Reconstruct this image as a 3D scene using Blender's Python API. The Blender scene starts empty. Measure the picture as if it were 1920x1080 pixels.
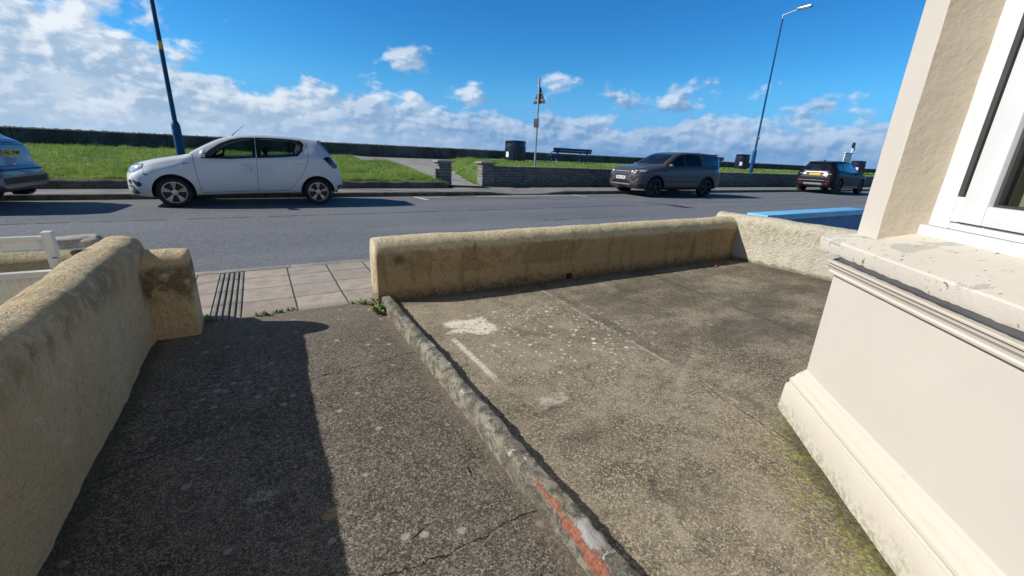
import bpy, bmesh, math, random
import numpy as np
from mathutils import Vector, Matrix, noise
from mathutils.bvhtree import BVHTree

S = bpy.context.scene
COL = S.collection
rad = math.radians

# ------------------------------------------------------------------ camera
CAM_ROWS = [[0.8615735436, -0.5058625494, 0.0423569361],
            [0.1195613897, 0.2833092298, 0.9515466118],
            [0.4933519059, 0.8147631321, -0.3045733664]]
cam_data = bpy.data.cameras.new('camera')
cam_data.sensor_width = 36.0
cam_data.lens = 782.2152 * 36.0 / 1920.0
cam_data.clip_start = 0.02
cam_data.clip_end = 20000
cam = bpy.data.objects.new('camera', cam_data)
COL.objects.link(cam)
r_, u_, f_ = [Vector(a) for a in CAM_ROWS]
cam.matrix_world = Matrix(((r_.x, u_.x, -f_.x, 0), (r_.y, u_.y, -f_.y, 0), (r_.z, u_.z, -f_.z, 1.27), (0, 0, 0, 1)))
S.camera = cam

# ------------------------------------------------------------------ exposure
S.view_settings.view_transform = 'Standard'
S.view_settings.look = 'None'
S.view_settings.exposure = 0.14
S.view_settings.gamma = 1.0

# ------------------------------------------------------------------ sun
SUN_DIR = Vector((-1.38, 0.60, 1.0)).normalized()
sd = bpy.data.lights.new('sun', 'SUN')
sd.energy = 5.0
sd.angle = rad(0.5)
sd.color = (1.0, 0.955, 0.88)
sun = bpy.data.objects.new('sun', sd)
COL.objects.link(sun)
sun.rotation_euler = SUN_DIR.to_track_quat('Z', 'Y').to_euler()
sun.location = (-20, 10, 20)


# ------------------------------------------------------------------ node helper
class NT:
    def __init__(s, tree):
        s.t = tree
        s.n = tree.nodes
        s.l = tree.links

    def put(s, sock, v):
        if v is None:
            return
        if isinstance(v, bpy.types.NodeSocket):
            s.l.new(v, sock)
        else:
            if isinstance(v, (tuple, list)) and len(v) == 3 and sock.type == 'RGBA':
                v = (*v, 1.0)
            sock.default_value = v

    def node(s, typ, ins=None, **props):
        nd = s.n.new(typ)
        for k, v in props.items():
            setattr(nd, k, v)
        if ins:
            for k, v in ins.items():
                s.put(nd.inputs[k], v)
        return nd

    def m(s, op, a, b=None, c=None, clamp=False):
        nd = s.n.new('ShaderNodeMath')
        nd.operation = op
        nd.use_clamp = clamp
        s.put(nd.inputs[0], a)
        s.put(nd.inputs[1], b)
        s.put(nd.inputs[2], c)
        return nd.outputs[0]

    def add(s, a, b): return s.m('ADD', a, b)
    def sub(s, a, b): return s.m('SUBTRACT', a, b)
    def mul(s, a, b): return s.m('MULTIPLY', a, b)

    def step(s, x, lo, hi):
        """smooth 0..1 as x goes lo..hi (lo may be above hi)"""
        nd = s.n.new('ShaderNodeMapRange')
        nd.interpolation_type = 'SMOOTHSTEP'
        nd.clamp = True
        if lo > hi:
            s.put(nd.inputs[0], x)
            nd.inputs[1].default_value = hi
            nd.inputs[2].default_value = lo
            nd.inputs[3].default_value = 1
            nd.inputs[4].default_value = 0
        else:
            s.put(nd.inputs[0], x)
            nd.inputs[1].default_value = lo
            nd.inputs[2].default_value = hi
        return nd.outputs[0]

    def band(s, x, lo, hi, soft):
        return s.mul(s.step(x, lo - soft, lo + soft), s.step(x, hi + soft, hi - soft))

    def mix(s, f, a, b):
        nd = s.n.new('ShaderNodeMix')
        nd.data_type = 'RGBA'
        s.put(nd.inputs[0], f)
        s.put(nd.inputs[6], a)
        s.put(nd.inputs[7], b)
        return nd.outputs[2]

    def noise(s, vec, scale, detail=4, rough=0.55, dist=0.0, out=0):
        nd = s.node('ShaderNodeTexNoise', {'Vector': vec, 'Scale': scale, 'Detail': detail, 'Roughness': rough, 'Distortion': dist})
        return nd.outputs[out]

    def voro(s, vec, scale, feature='F1', out='Distance', rnd=1.0):
        nd = s.node('ShaderNodeTexVoronoi', {'Vector': vec, 'Scale': scale, 'Randomness': rnd}, feature=feature)
        return nd.outputs[out]

    def mapv(s, vec, scale=(1, 1, 1), rot=(0, 0, 0), loc=(0, 0, 0)):
        nd = s.n.new('ShaderNodeMapping')
        s.l.new(vec, nd.inputs[0])
        nd.inputs[1].default_value = loc
        nd.inputs[2].default_value = rot
        nd.inputs[3].default_value = scale
        return nd.outputs[0]

    def bump(s, h, strength=0.3, dist=0.01, normal=None):
        nd = s.node('ShaderNodeBump', {'Height': h, 'Strength': strength, 'Distance': dist})
        if normal is not None:
            s.l.new(normal, nd.inputs['Normal'])
        return nd.outputs[0]


MATS = {}


def new_mat(name):
    m = bpy.data.materials.new(name)
    m.use_nodes = True
    nt = NT(m.node_tree)
    b = m.node_tree.nodes['Principled BSDF']
    MATS[name] = m
    return m, nt, b


def simple(name, col, rough=0.5, metal=0.0, coat=0.0, var=0.06, scale=3.0, spec=0.5, bump=0.0, bscale=200.0, grime=None):
    """a plain painted / plastic / metal surface with a little uneven wear"""
    m, nt, b = new_mat(name)
    tc = nt.node('ShaderNodeTexCoord').outputs['Object']
    n = nt.noise(tc, scale, 5, 0.6)
    dark = tuple(max(0, c * (1 - var * 2)) for c in col)
    lite = tuple(min(1, c * (1 + var)) for c in col)
    c = nt.mix(nt.step(n, 0.35, 0.65), dark, lite)
    if grime:
        z = nt.node('ShaderNodeSeparateXYZ', {0: tc}).outputs[2]
        g = nt.mul(nt.step(nt.add(z, nt.mul(nt.sub(n, 0.5), 0.3)), grime[1], grime[0]), grime[2])
        c = nt.mix(g, c, grime[3])
    nt.put(b.inputs['Base Color'], c)
    r = nt.add(nt.mul(nt.noise(tc, scale * 6, 3), 0.12), rough - 0.06)
    nt.put(b.inputs['Roughness'], r)
    b.inputs['Metallic'].default_value = metal
    b.inputs['Coat Weight'].default_value = coat
    b.inputs['Coat Roughness'].default_value = 0.04
    b.inputs['Specular IOR Level'].default_value = spec
    if bump > 0:
        nt.put(b.inputs['Normal'], nt.bump(nt.noise(tc, bscale, 3), bump, 0.004))
    return m


# ------------------------------------------------------------------ world: sky with clouds
w = bpy.data.worlds.new('World')
S.world = w
w.use_nodes = True
nt = NT(w.node_tree)
bg = w.node_tree.nodes['Background']
sky = nt.node('ShaderNodeTexSky')
sky.sky_type = 'NISHITA'
sky.sun_disc = False
sky.sun_elevation = math.asin(SUN_DIR.z)
sky.sun_rotation = math.atan2(SUN_DIR.x, SUN_DIR.y)
sky.air_density = 1.0
sky.dust_density = 0.05
sky.ozone_density = 2.0
hs = nt.node('ShaderNodeHueSaturation', {'Hue': 0.5, 'Saturation': 1.35, 'Value': 1.0, 'Color': sky.outputs[0]})
el0 = nt.m('ARCSINE', nt.node('ShaderNodeSeparateXYZ', {0: nt.node('ShaderNodeTexCoord').outputs['Generated']}).outputs[2])
tint = nt.mix(nt.step(el0, 0.32, 0.75), (0.62, 1.46, 1.95), (0.62, 0.74, 0.74))
gm = nt.node('ShaderNodeMix', {0: 1.0, 6: hs.outputs[0], 7: tint}, data_type='RGBA', blend_type='MULTIPLY')
skyc = nt.mix(nt.mul(nt.step(el0, 0.17, 0.03), 0.75), gm.outputs[2], (1.9, 5.0, 11.6))
dirv = nt.node('ShaderNodeTexCoord').outputs['Generated']
sx = nt.node('ShaderNodeSeparateXYZ', {0: dirv})
dx, dy, dz = sx.outputs
az = nt.m('ARCTAN2', dx, dy)
el = nt.m('ARCSINE', dz)


def cloud_density(az_, el_):
    """bank of cumulus whose top follows a curve round the horizon, with a few loose clouds above it"""
    vec = nt.node('ShaderNodeCombineXYZ', {0: az_, 1: nt.mul(el_, 1.55), 2: 0.37}).outputs[0]
    n = nt.noise(vec, 14.0, 10, 0.55, 0.12)
    n2 = nt.noise(vec, 5.0, 3, 0.5, 0.4)
    cur = nt.node('ShaderNodeFloatCurve', {1: nt.m('DIVIDE', nt.add(az_, 0.6), 2.4)})
    pts = [(-.6, .24), (-.29, .245), (-.22, .225), (-.18, .185), (-.13, .15), (-.05, .128), (.02, .112), (.07, .122), (.11, .132), (.15, .122), (.18, .112),
           (.235, .137), (.27, .116), (.34, .108), (.41, .10), (.48, .102), (.53, .088), (.62, .084), (.69, .094), (.78, .084), (.91, .09), (1.0, .094), (1.1, .094), (1.2, .084), (1.8, .1)]
    c = cur.mapping.curves[0]
    while len(c.points) < len(pts):
        c.points.new(0.5, 0.5)
    for p, (a, e) in zip(c.points, pts):
        p.location = ((a + .6) / 2.4, e * 2)
        p.handle_type = 'AUTO'
    cur.mapping.update()
    bound = nt.mul(cur.outputs[0], 0.5)
    d = nt.mul(nt.sub(bound, el_), 13.0)
    d = nt.m('MINIMUM', d, 0.62)
    for a0, e0, ra, re, k in ((.305, .176, .052, .026, .55), (.445, .118, .055, .026, .6), (.735, .127, .055, .022, .22), (.875, .120, .070, .034, .50),
                              (.895, .138, .035, .018, .4), (1.15, .100, .16, .016, .14), (.63, .139, .04, .012, .10), (.235, .120, .03, .026, .5),
                              (-.25, .2, .1, .06, .2)):
        ex = nt.m('DIVIDE', nt.sub(az_, a0), ra)
        ey = nt.m('DIVIDE', nt.sub(el_, e0), re)
        rr = nt.m('SQRT', nt.add(nt.mul(ex, ex), nt.mul(ey, ey)))
        blob = nt.mul(nt.sub(1.0, rr), k)
        d = nt.m('MAXIMUM', d, blob)
    hole = nt.mul(nt.step(az_, -.2, -.27), nt.band(el_, .175, .235, .02))
    d = nt.sub(d, nt.mul(hole, 0.45))
    tot = nt.add(d, nt.mul(nt.sub(n, 0.5), 2.0))
    tot = nt.add(tot, nt.mul(nt.sub(n2, 0.5), 0.5))
    return tot, n


d0, n0 = cloud_density(az, el)
d1, n1 = cloud_density(nt.sub(az, 0.009), nt.add(el, 0.007))
wisp = nt.noise(nt.node('ShaderNodeCombineXYZ', {0: az, 1: nt.mul(el, 2.0), 2: 4.4}).outputs[0], 16.0, 7, .6, .4)
alpha = nt.m('MAXIMUM', nt.step(d0, -0.02, 0.34), nt.mul(nt.step(el, 0.055, 0.02), .97))
lit = nt.step(nt.sub(d0, d1), -0.10, 0.22)
vecL = nt.node('ShaderNodeCombineXYZ', {0: nt.mul(az, 1.0), 1: nt.mul(el, 1.9), 2: 1.7}).outputs[0]
big = nt.noise(vecL, 7.5, 6, 0.55, 0.3)
leftness = nt.step(az, 0.75, -0.25)
high = nt.step(el, 0.0, 0.15)
bright = nt.add(nt.mul(lit, 0.66), nt.mul(nt.step(nt.add(nt.mul(big, .6), nt.mul(wisp, .4)), 0.42, 0.58), 0.46))
bright = nt.m('MULTIPLY', bright, nt.add(0.40, nt.mul(high, 0.66)))
bright = nt.m('MINIMUM', nt.add(bright, nt.mul(leftness, 0.06)), 1.0)
cshade = nt.mix(leftness, (2.3, 4.7, 8.4), (4.6, 6.8, 9.6))
clit = nt.mix(leftness, (8.8, 10.6, 13.0), (12.2, 12.9, 13.8))
cc = nt.mix(bright, cshade, clit)
haze = nt.step(el, 0.05, -0.01)
cc = nt.mix(nt.mul(haze, 0.55), cc, nt.mix(leftness, (2.5, 5.0, 9.2), (6.2, 8.6, 11.6)))
alpha = nt.mul(alpha, nt.step(el, 0.60, 0.30))
alpha = nt.mul(alpha, nt.mul(nt.step(az, -1.7, -1.2), nt.step(az, 2.2, 1.7)))
final = nt.mix(nt.mul(alpha, 0.96), skyc, cc)
nt.put(bg.inputs[0], final)
bg.inputs[1].default_value = 0.064


# ------------------------------------------------------------------ object helpers
def link(name, me, mat=None, parent=None):
    o = bpy.data.objects.new(name, me)
    COL.objects.link(o)
    if mat is not None:
        mats = mat if isinstance(mat, (list, tuple)) else [mat]
        for mm in mats:
            me.materials.append(mm)
    if parent is not None:
        o.parent = parent
    return o


def tag(o, label=None, cat=None, group=None, kind=None):
    if label:
        o['label'] = label
    if cat:
        o['category'] = cat
    if group:
        o['group'] = group
    if kind:
        o['kind'] = kind
    return o


def thing(name, label, cat, loc=(0, 0, 0), rz=0.0, group=None):
    o = bpy.data.objects.new(name, None)
    COL.objects.link(o)
    o.location = loc
    o.rotation_euler = (0, 0, rz)
    o.empty_display_size = 0.2
    return tag(o, label, cat, group)


def shade(me, ang=35):
    bm = bmesh.new()
    bm.from_mesh(me)
    for f in bm.faces:
        f.smooth = True
    a = rad(ang)
    for e in bm.edges:
        if len(e.link_faces) == 2:
            e.smooth = e.calc_face_angle(0) < a
    bm.to_mesh(me)
    bm.free()
    return me


class MB:
    """collects shapes into one mesh"""

    def __init__(s):
        s.v = []
        s.f = []
        s.mi = []

    def addv(s, vs, fs, mi=0):
        o = len(s.v)
        s.v += [tuple(v) for v in vs]
        s.f += [tuple(i + o for i in f) for f in fs]
        s.mi += [mi] * len(fs)
        return s

    def box(s, x0, x1, y0, y1, z0, z1, mi=0, M=None):
        vs = [Vector((x, y, z)) for x in (x0, x1) for y in (y0, y1) for z in (z0, z1)]
        if M is not None:
            vs = [M @ v for v in vs]
        return s.addv(vs, [(0, 1, 3, 2), (4, 6, 7, 5), (0, 4, 5, 1), (2, 3, 7, 6), (0, 2, 6, 4), (1, 5, 7, 3)], mi)

    def rbox(s, x0, x1, y0, y1, z0, z1, b=0.01, mi=0, M=None):
        bm = bmesh.new()
        bmesh.ops.create_cube(bm, size=1)
        for v in bm.verts:
            v.co = Vector(((x0 + x1) / 2 + v.co.x * (x1 - x0), (y0 + y1) / 2 + v.co.y * (y1 - y0), (z0 + z1) / 2 + v.co.z * (z1 - z0)))
        bmesh.ops.bevel(bm, geom=bm.edges[:], offset=b, segments=2, profile=0.6, affect='EDGES')
        vs = [M @ v.co if M is not None else v.co.copy() for v in bm.verts]
        bm.verts.index_update()
        s.addv(vs, [[v.index for v in f.verts] for f in bm.faces], mi)
        bm.free()
        return s

    def tube(s, pts, rads, n=12, mi=0, caps=True):
        """round tube through points"""
        pts = [Vector(p) for p in pts]
        if not isinstance(rads, (list, tuple)):
            rads = [rads] * len(pts)
        vs = []
        up = None
        for i, p in enumerate(pts):
            t = (pts[min(i + 1, len(pts) - 1)] - pts[max(i - 1, 0)]).normalized()
            if up is None or abs(t.dot(up)) > 0.98:
                up = Vector((0, 0, 1)) if abs(t.z) < 0.9 else Vector((1, 0, 0))
            a = t.cross(up).normalized()
            b = a.cross(t).normalized()
            up = b
            for k in range(n):
                th = 2 * math.pi * k / n
                vs.append(p + (a * math.cos(th) + b * math.sin(th)) * rads[i])
        fs = []
        for i in range(len(pts) - 1):
            for k in range(n):
                fs.append((i * n + k, i * n + (k + 1) % n, (i + 1) * n + (k + 1) % n, (i + 1) * n + k))
        if caps:
            fs.append(tuple(range(n))[::-1])
            fs.append(tuple((len(pts) - 1) * n + k for k in range(n)))
        return s.addv(vs, fs, mi)

    def lathe(s, prof, n=32, M=None, mi=0, closed=False):
        """revolve (r, h) profile about local z"""
        vs = []
        for r, h in prof:
            for k in range(n):
                th = 2 * math.pi * k / n
                v = Vector((r * math.cos(th), r * math.sin(th), h))
                vs.append(M @ v if M is not None else v)
        fs = []
        m = len(prof)
        for i in range(m if closed else m - 1):
            j = (i + 1) % m
            for k in range(n):
                fs.append((i * n + k, i * n + (k + 1) % n, j * n + (k + 1) % n, j * n + k))
        return s.addv(vs, fs, mi)

    def prism(s, poly, z0, z1, M=None, mi=0):
        """extrude a 2-D polygon along local z"""
        n = len(poly)
        vs = [Vector((x, y, z)) for z in (z0, z1) for x, y in poly]
        if M is not None:
            vs = [M @ v for v in vs]
        fs = [tuple(range(n))[::-1], tuple(range(n, 2 * n))] + [(i, (i + 1) % n, n + (i + 1) % n, n + i) for i in range(n)]
        return s.addv(vs, fs, mi)

    def mesh(s, name, ang=35):
        me = bpy.data.meshes.new(name)
        me.from_pydata(s.v, [], s.f)
        for p, i in zip(me.polygons, s.mi):
            p.material_index = i
        bm = bmesh.new()
        bm.from_mesh(me)
        bmesh.ops.recalc_face_normals(bm, faces=bm.faces[:])
        bm.to_mesh(me)
        bm.free()
        shade(me, ang)
        return me

    def build(s, name, mat, parent=None, ang=35):
        return link(name, s.mesh(name, ang), mat, parent)


def grid_sheet(name, xs, ys, zf, mat, parent=None, smooth=True):
    nx, ny = len(xs), len(ys)
    vs = [(x, y, zf(x, y)) for x in xs for y in ys]
    fs = [(i * ny + j, (i + 1) * ny + j, (i + 1) * ny + j + 1, i * ny + j + 1) for i in range(nx - 1) for j in range(ny - 1)]
    me = bpy.data.meshes.new(name)
    me.from_pydata(vs, [], fs)
    for p in me.polygons:
        p.use_smooth = smooth
    return link(name, me, mat, parent)


def lin(a, b, n):
    return [a + (b - a) * i / (n - 1) for i in range(n)]


def steps(a, b, d):
    return lin(a, b, max(2, int(round((b - a) / d)) + 1))


def sstep(x, a, b):
    t = min(1, max(0, (x - a) / (b - a)))
    return t * t * (3 - 2 * t)


# ------------------------------------------------------------------ materials of the setting
def pos(nt):
    p = nt.node('ShaderNodeNewGeometry').outputs['Position']
    q = nt.node('ShaderNodeSeparateXYZ', {0: p}).outputs
    return p, q[0], q[1], q[2]


def crack(nt, P, X, Y, a, b, wob=0.05, width=0.0025, fade=0.02, seed=0.0):
    """mask of a wandering thin crack between two ground points"""
    ax, ay = a
    bx, by = b
    L = math.hypot(bx - ax, by - ay)
    ux, uy = (bx - ax) / L, (by - ay) / L
    rx, ry = nt.sub(X, ax), nt.sub(Y, ay)
    t = nt.add(nt.mul(rx, ux), nt.mul(ry, uy))
    dd = nt.sub(nt.mul(rx, -uy), nt.mul(ry, -ux))
    wv = nt.noise(nt.mapv(P, loc=(seed, seed * 1.7, 0)), 4.0, 8, 0.62)
    dd = nt.m('ABSOLUTE', nt.add(dd, nt.mul(nt.sub(wv, 0.5), wob * 4)))
    k = nt.noise(P, 35.0, 2)
    return nt.mul(nt.mul(nt.step(dd, width * 1.8, width * 0.4), nt.band(t, 0, L, fade)), nt.step(k, 0.25, 0.45))


def concrete(name, dark, mid, lite, peb=0.5, kind='path'):
    m, nt, b = new_mat(name)
    P, X, Y, Z = pos(nt)
    n1 = nt.noise(P, 1.1, 6, 0.6, 0.4)
    n2 = nt.noise(P, 6.0, 6, 0.65, 0.2)
    n3 = nt.noise(P, 150.0, 5, 0.82)
    n4 = nt.noise(P, 60.0, 4, 0.7)
    v = nt.voro(P, 190.0, out='Color')
    vg = nt.node('ShaderNodeSeparateXYZ', {0: v}).outputs[0]
    t = nt.add(nt.mul(n1, 0.75), nt.mul(n2, 0.55))
    c = nt.mix(nt.step(t, 0.48, 0.82), dark, mid)
    c = nt.mix(nt.mul(nt.step(nt.add(n3, nt.mul(nt.sub(n4, .5), .6)), 0.50, 0.62), 0.85), c, lite)
    c = nt.mix(nt.mul(nt.step(n3, 0.49, 0.41), 0.88), c, tuple(x * 0.33 for x in dark))
    n5 = nt.noise(P, 24.0, 6, .72)
    c = nt.mix(nt.mul(nt.step(n5, .50, .36), .42), c, tuple(x * .6 for x in dark))
    c = nt.mix(nt.mul(nt.step(vg, 0.82, 0.97), peb), c, tuple(min(1, x * 1.5) for x in lite))
    # lichen spots and pale scuffs
    vs_ = nt.voro(nt.mapv(P, rot=(0, 0, .4)), 13.0, out='Distance')
    vc = nt.node('ShaderNodeSeparateXYZ', {0: nt.voro(nt.mapv(P, rot=(0, 0, .4)), 13.0, out='Color')}).outputs
    spot = nt.mul(nt.step(nt.add(vs_, nt.mul(nt.sub(n4, .5), .35)), 0.26, 0.16), nt.step(vc[1], 0.78, 0.86))
    holes = nt.mul(nt.step(nt.voro(P, 31.0), 0.13, 0.05), nt.step(nt.node('ShaderNodeSeparateXYZ', {0: nt.voro(P, 31.0, out='Color')}).outputs[2], 0.8, 0.84))
    lich = (0.78, 0.74, 0.66)
    if kind == 'yard':
        cl = nt.step(nt.add(0.0, nt.m('SQRT', nt.add(nt.m('POWER', nt.m('DIVIDE', nt.sub(X, 1.75), .75), 2), nt.m('POWER', nt.m('DIVIDE', nt.sub(Y, 2.25), .75), 2)))), 1.25, 0.5)
        c = nt.mix(nt.mul(nt.mul(spot, nt.add(0.25, nt.mul(cl, .75))), 0.95), c, lich)
        vs2 = nt.voro(P, 27.0)
        vc2 = nt.node('ShaderNodeSeparateXYZ', {0: nt.voro(P, 27.0, out='Color')}).outputs
        c = nt.mix(nt.mul(nt.mul(nt.step(vs2, .3, .2), nt.step(vc2[0], .5, .6)), nt.mul(cl, .95)), c, lich)
        # pale worn area near the camera, darker damp area on the right
        warm = nt.mul(nt.step(nt.add(X, nt.mul(nt.sub(n1, .5), 1.6)), 2.5, 1.6), nt.step(n2, .3, .7))
        c = nt.mix(nt.mul(warm, 0.42), c, (0.33, 0.28, 0.20))
        damp = nt.mul(nt.step(nt.add(X, nt.mul(nt.sub(n1, .5), 1.4)), 1.9, 2.7), nt.step(nt.noise(nt.mapv(P, scale=(.6, 1.6, 1)), 1.7, 5, .6), .40, .62))
        c = nt.mix(nt.mul(damp, 0.55), c, (0.07, 0.062, 0.048))
        # cream paint spill and the strip running from it
        wn = nt.mul(nt.sub(nt.noise(P, 8.0, 8, .76), .5), .26)
        u = nt.add(X, wn)
        v2 = nt.add(Y, wn)
        spill = nt.mul(nt.band(u, 1.05, 1.38, .02), nt.band(v2, 2.44, 2.72, .025))
        spill = nt.mul(spill, nt.step(nt.add(nt.mul(nt.sub(u, 1.05), 0.55), nt.sub(v2, 2.42)), 0.10, 0.14))
        sx_ = nt.sub(X, nt.add(1.03, nt.mul(nt.sub(Y, 1.95), -0.02)))
        strip = nt.mul(nt.step(nt.m('ABSOLUTE', nt.add(sx_, nt.mul(wn, .16))), 0.030, 0.008), nt.mul(nt.step(Y, 1.72, 2.0), nt.step(Y, 2.46, 2.40)))
        sp2 = nt.mul(nt.band(nt.add(X, wn), 1.12, 1.3, .02), nt.band(nt.add(Y, wn), 1.48, 1.56, .015))
        pm = nt.m('MAXIMUM', nt.m('MAXIMUM', spill, nt.mul(strip, .8)), nt.mul(sp2, .45))
        pm = nt.mul(pm, nt.step(nt.add(nt.noise(P, 45.0, 5, .7), nt.mul(nt.noise(P, 14.0, 4, .7), .35)), .53, .66))
        c = nt.mix(nt.mul(pm, .95), c, (0.74, 0.68, 0.54))
        # filled service trench across the slab
        tx = nt.sub(X, nt.add(2.20, nt.mul(nt.sub(Y, 1.9), 0.06)))
        tr = nt.mul(nt.band(nt.add(tx, nt.mul(nt.sub(n2, .5), .02)), -.045, .045, .014), nt.step(n1, .2, .35))
        c = nt.mix(nt.mul(nt.mul(tr, nt.step(nt.noise(P, 5, 5, .65), .36, .58)), .50), c, (0.085, 0.075, 0.06))
        te = nt.mul(nt.band(nt.add(tx, nt.mul(nt.sub(n2, .5), .03)), -.075, -.055, .004), nt.step(n2, .46, .56))
        c = nt.mix(nt.mul(te, .8), c, (0.42, 0.38, 0.31))
        tx2 = nt.sub(X, nt.add(3.6, nt.mul(nt.sub(Y, 2.4), 0.1)))
        c = nt.mix(nt.mul(nt.band(nt.add(tx2, nt.mul(nt.sub(n2, .5), .04)), -.03, .03, .01), .4), c, (0.06, 0.055, 0.045))
        # pale sweeping wear marks
        for (cx_, cy_, rr_, wd_) in ((2.75, .1, 1.45, .05), (2.9, .0, 1.9, .04), (2.4, .2, 1.0, .035)):
            ra_ = nt.m('SQRT', nt.add(nt.m('POWER', nt.sub(X, cx_), 2), nt.m('POWER', nt.sub(Y, cy_), 2)))
            arc = nt.step(nt.m('ABSOLUTE', nt.add(nt.sub(ra_, rr_), nt.mul(nt.sub(n2, .5), .08))), wd_, .0)
            c = nt.mix(nt.mul(nt.mul(arc, nt.step(n1, .45, .6)), nt.mul(nt.step(Y, 1.9, 1.3), .42)), c, (.42, .37, .28))
        blot = nt.noise(nt.mapv(P, loc=(3, 5, 0)), 3.4, 8, .72, .8)
        c = nt.mix(nt.mul(nt.step(blot, .52, .66), .45), c, (.06, .053, .042))
        c = nt.mix(nt.mul(nt.step(blot, .46, .34), .28), c, (.42, .37, .28))
        # brushed tyre-like scrape marks
        st = nt.noise(nt.mapv(P, scale=(1.2, 16, 1), rot=(0, 0, -.35)), 2.6, 4, .6)
        c = nt.mix(nt.mul(nt.step(st, .60, .72), nt.mul(damp, .35)), c, (.27, .24, .19))
        # moss beside the bay
        ds = nt.add(nt.mul(nt.sub(X, 2.2), -.742), nt.mul(nt.sub(Y, .865), .67))
        n6 = nt.noise(P, 34, 6, .75)
        moss = nt.mul(nt.step(nt.add(ds, nt.mul(nt.sub(n2, .5), .5)), .34, .02), nt.step(nt.add(n6, nt.mul(nt.sub(n2, .5), .7)), .45, .54))
        moss = nt.mul(moss, nt.step(Y, .95, .7))
        c = nt.mix(nt.mul(moss, .85), c, nt.mix(nt.step(n4, .45, .58), (0.10, 0.105, 0.03), (0.34, 0.32, 0.06)))
        gr = nt.mul(nt.step(nt.add(ds, nt.mul(nt.sub(n2, .5), .3)), .12, .03), nt.step(Y, .95, .7))
        c = nt.mix(nt.mul(gr, .6), c, (.035, .036, .02))
        # dark algae along the foot of the walls
        ft = nt.m('MAXIMUM', nt.step(nt.add(Y, nt.mul(nt.sub(n2, .5), .15)), 3.12, 3.3), nt.step(nt.add(X, nt.mul(nt.sub(n2, .5), .3)), 5.1, 5.45))
        c = nt.mix(nt.mul(ft, .6), c, (0.07, 0.07, 0.05))
        ck = nt.m('MAXIMUM', crack(nt, P, X, Y, (2.6, 3.1), (2.9, 2.2), .04, .002, seed=3), crack(nt, P, X, Y, (1.9, .3), (2.1, 1.3), .04, .0016, seed=8))
    else:
        c = nt.mix(nt.mul(spot, 0.30), c, lich)
        far = nt.step(nt.add(Y, nt.mul(nt.sub(n1, .5), .6)), 2.6, 3.4)
        c = nt.mix(nt.mul(far, .35), c, (0.24, 0.21, 0.165))
        sc = nt.mul(nt.step(nt.m('SQRT', nt.add(nt.m('POWER', nt.sub(X, -.22), 2), nt.m('POWER', nt.sub(Y, 2.55), 2))), .38, .1), nt.step(nt.noise(nt.mapv(P, scale=(1, 3, 1)), 14, 5, .7), .5, .62))
        c = nt.mix(nt.mul(sc, .7), c, (.34, .33, .31))
        sc2 = nt.mul(nt.step(nt.m('SQRT', nt.add(nt.m('POWER', nt.sub(X, -.13), 2), nt.m('POWER', nt.mul(nt.sub(Y, 1.55), 1.8), 2))), .07, .03), nt.step(n4, .42, .5))
        c = nt.mix(nt.mul(sc2, .7), c, (.38, .37, .34))
        sc3 = nt.mul(nt.step(nt.m('SQRT', nt.add(nt.m('POWER', nt.sub(X, .085), 2), nt.m('POWER', nt.sub(Y, 1.34), 2))), .035, .02), nt.step(n4, .4, .5))
        c = nt.mix(nt.mul(sc3, .8), c, (.42, .30, .15))
        ck = crack(nt, P, X, Y, (0.10, 1.02), (.76, .98), .05, .0022, seed=1)
        for i, (a, bb, wd) in enumerate((((.06, 2.38), (.79, 2.46), .0022), ((-.7, 1.9), (-.1, 2.2), .002), ((.315, 1.10), (.36, 1.12), .003), ((.62, 1.28), (.625, 1.32), .004))):
            ck = nt.m('MAXIMUM', ck, crack(nt, P, X, Y, a, bb, .035 if i < 2 else .004, wd, seed=2.0 + i * 3))
        edge = nt.step(nt.add(X, nt.mul(nt.sub(n2, .5), .1)), .66, .76)
        c = nt.mix(nt.mul(edge, .5), c, (0.19, 0.16, 0.115))
        lf = nt.step(nt.add(X, nt.mul(nt.sub(n2, .5), .12)), -.60, -.70)
        c = nt.mix(nt.mul(lf, .6), c, (0.05, 0.055, 0.035))
    c = nt.mix(nt.mul(ck, .95), c, (0.012, 0.011, 0.010))
    c = nt.mix(nt.mul(holes, .9), c, (0.02, 0.018, 0.015))
    nt.put(b.inputs['Base Color'], c)
    b.inputs['Roughness'].default_value = 0.92
    b.inputs['Specular IOR Level'].default_value = 0.25
    h = nt.add(nt.mul(n3, 0.7), nt.mul(n4, 0.7))
    h = nt.sub(h, nt.mul(ck, 2.2))
    h = nt.sub(h, nt.mul(holes, 1.5))
    nt.put(b.inputs['Normal'], nt.bump(h, 0.9, 0.006))
    return m


concrete('path_concrete', (0.074, 0.065, 0.052), (0.168, 0.144, 0.112), (0.35, 0.30, 0.24), 0.4, 'path')
concrete('yard_concrete', (0.125, 0.104, 0.072), (0.30, 0.252, 0.176), (0.56, 0.475, 0.345), 0.4, 'yard')


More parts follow.
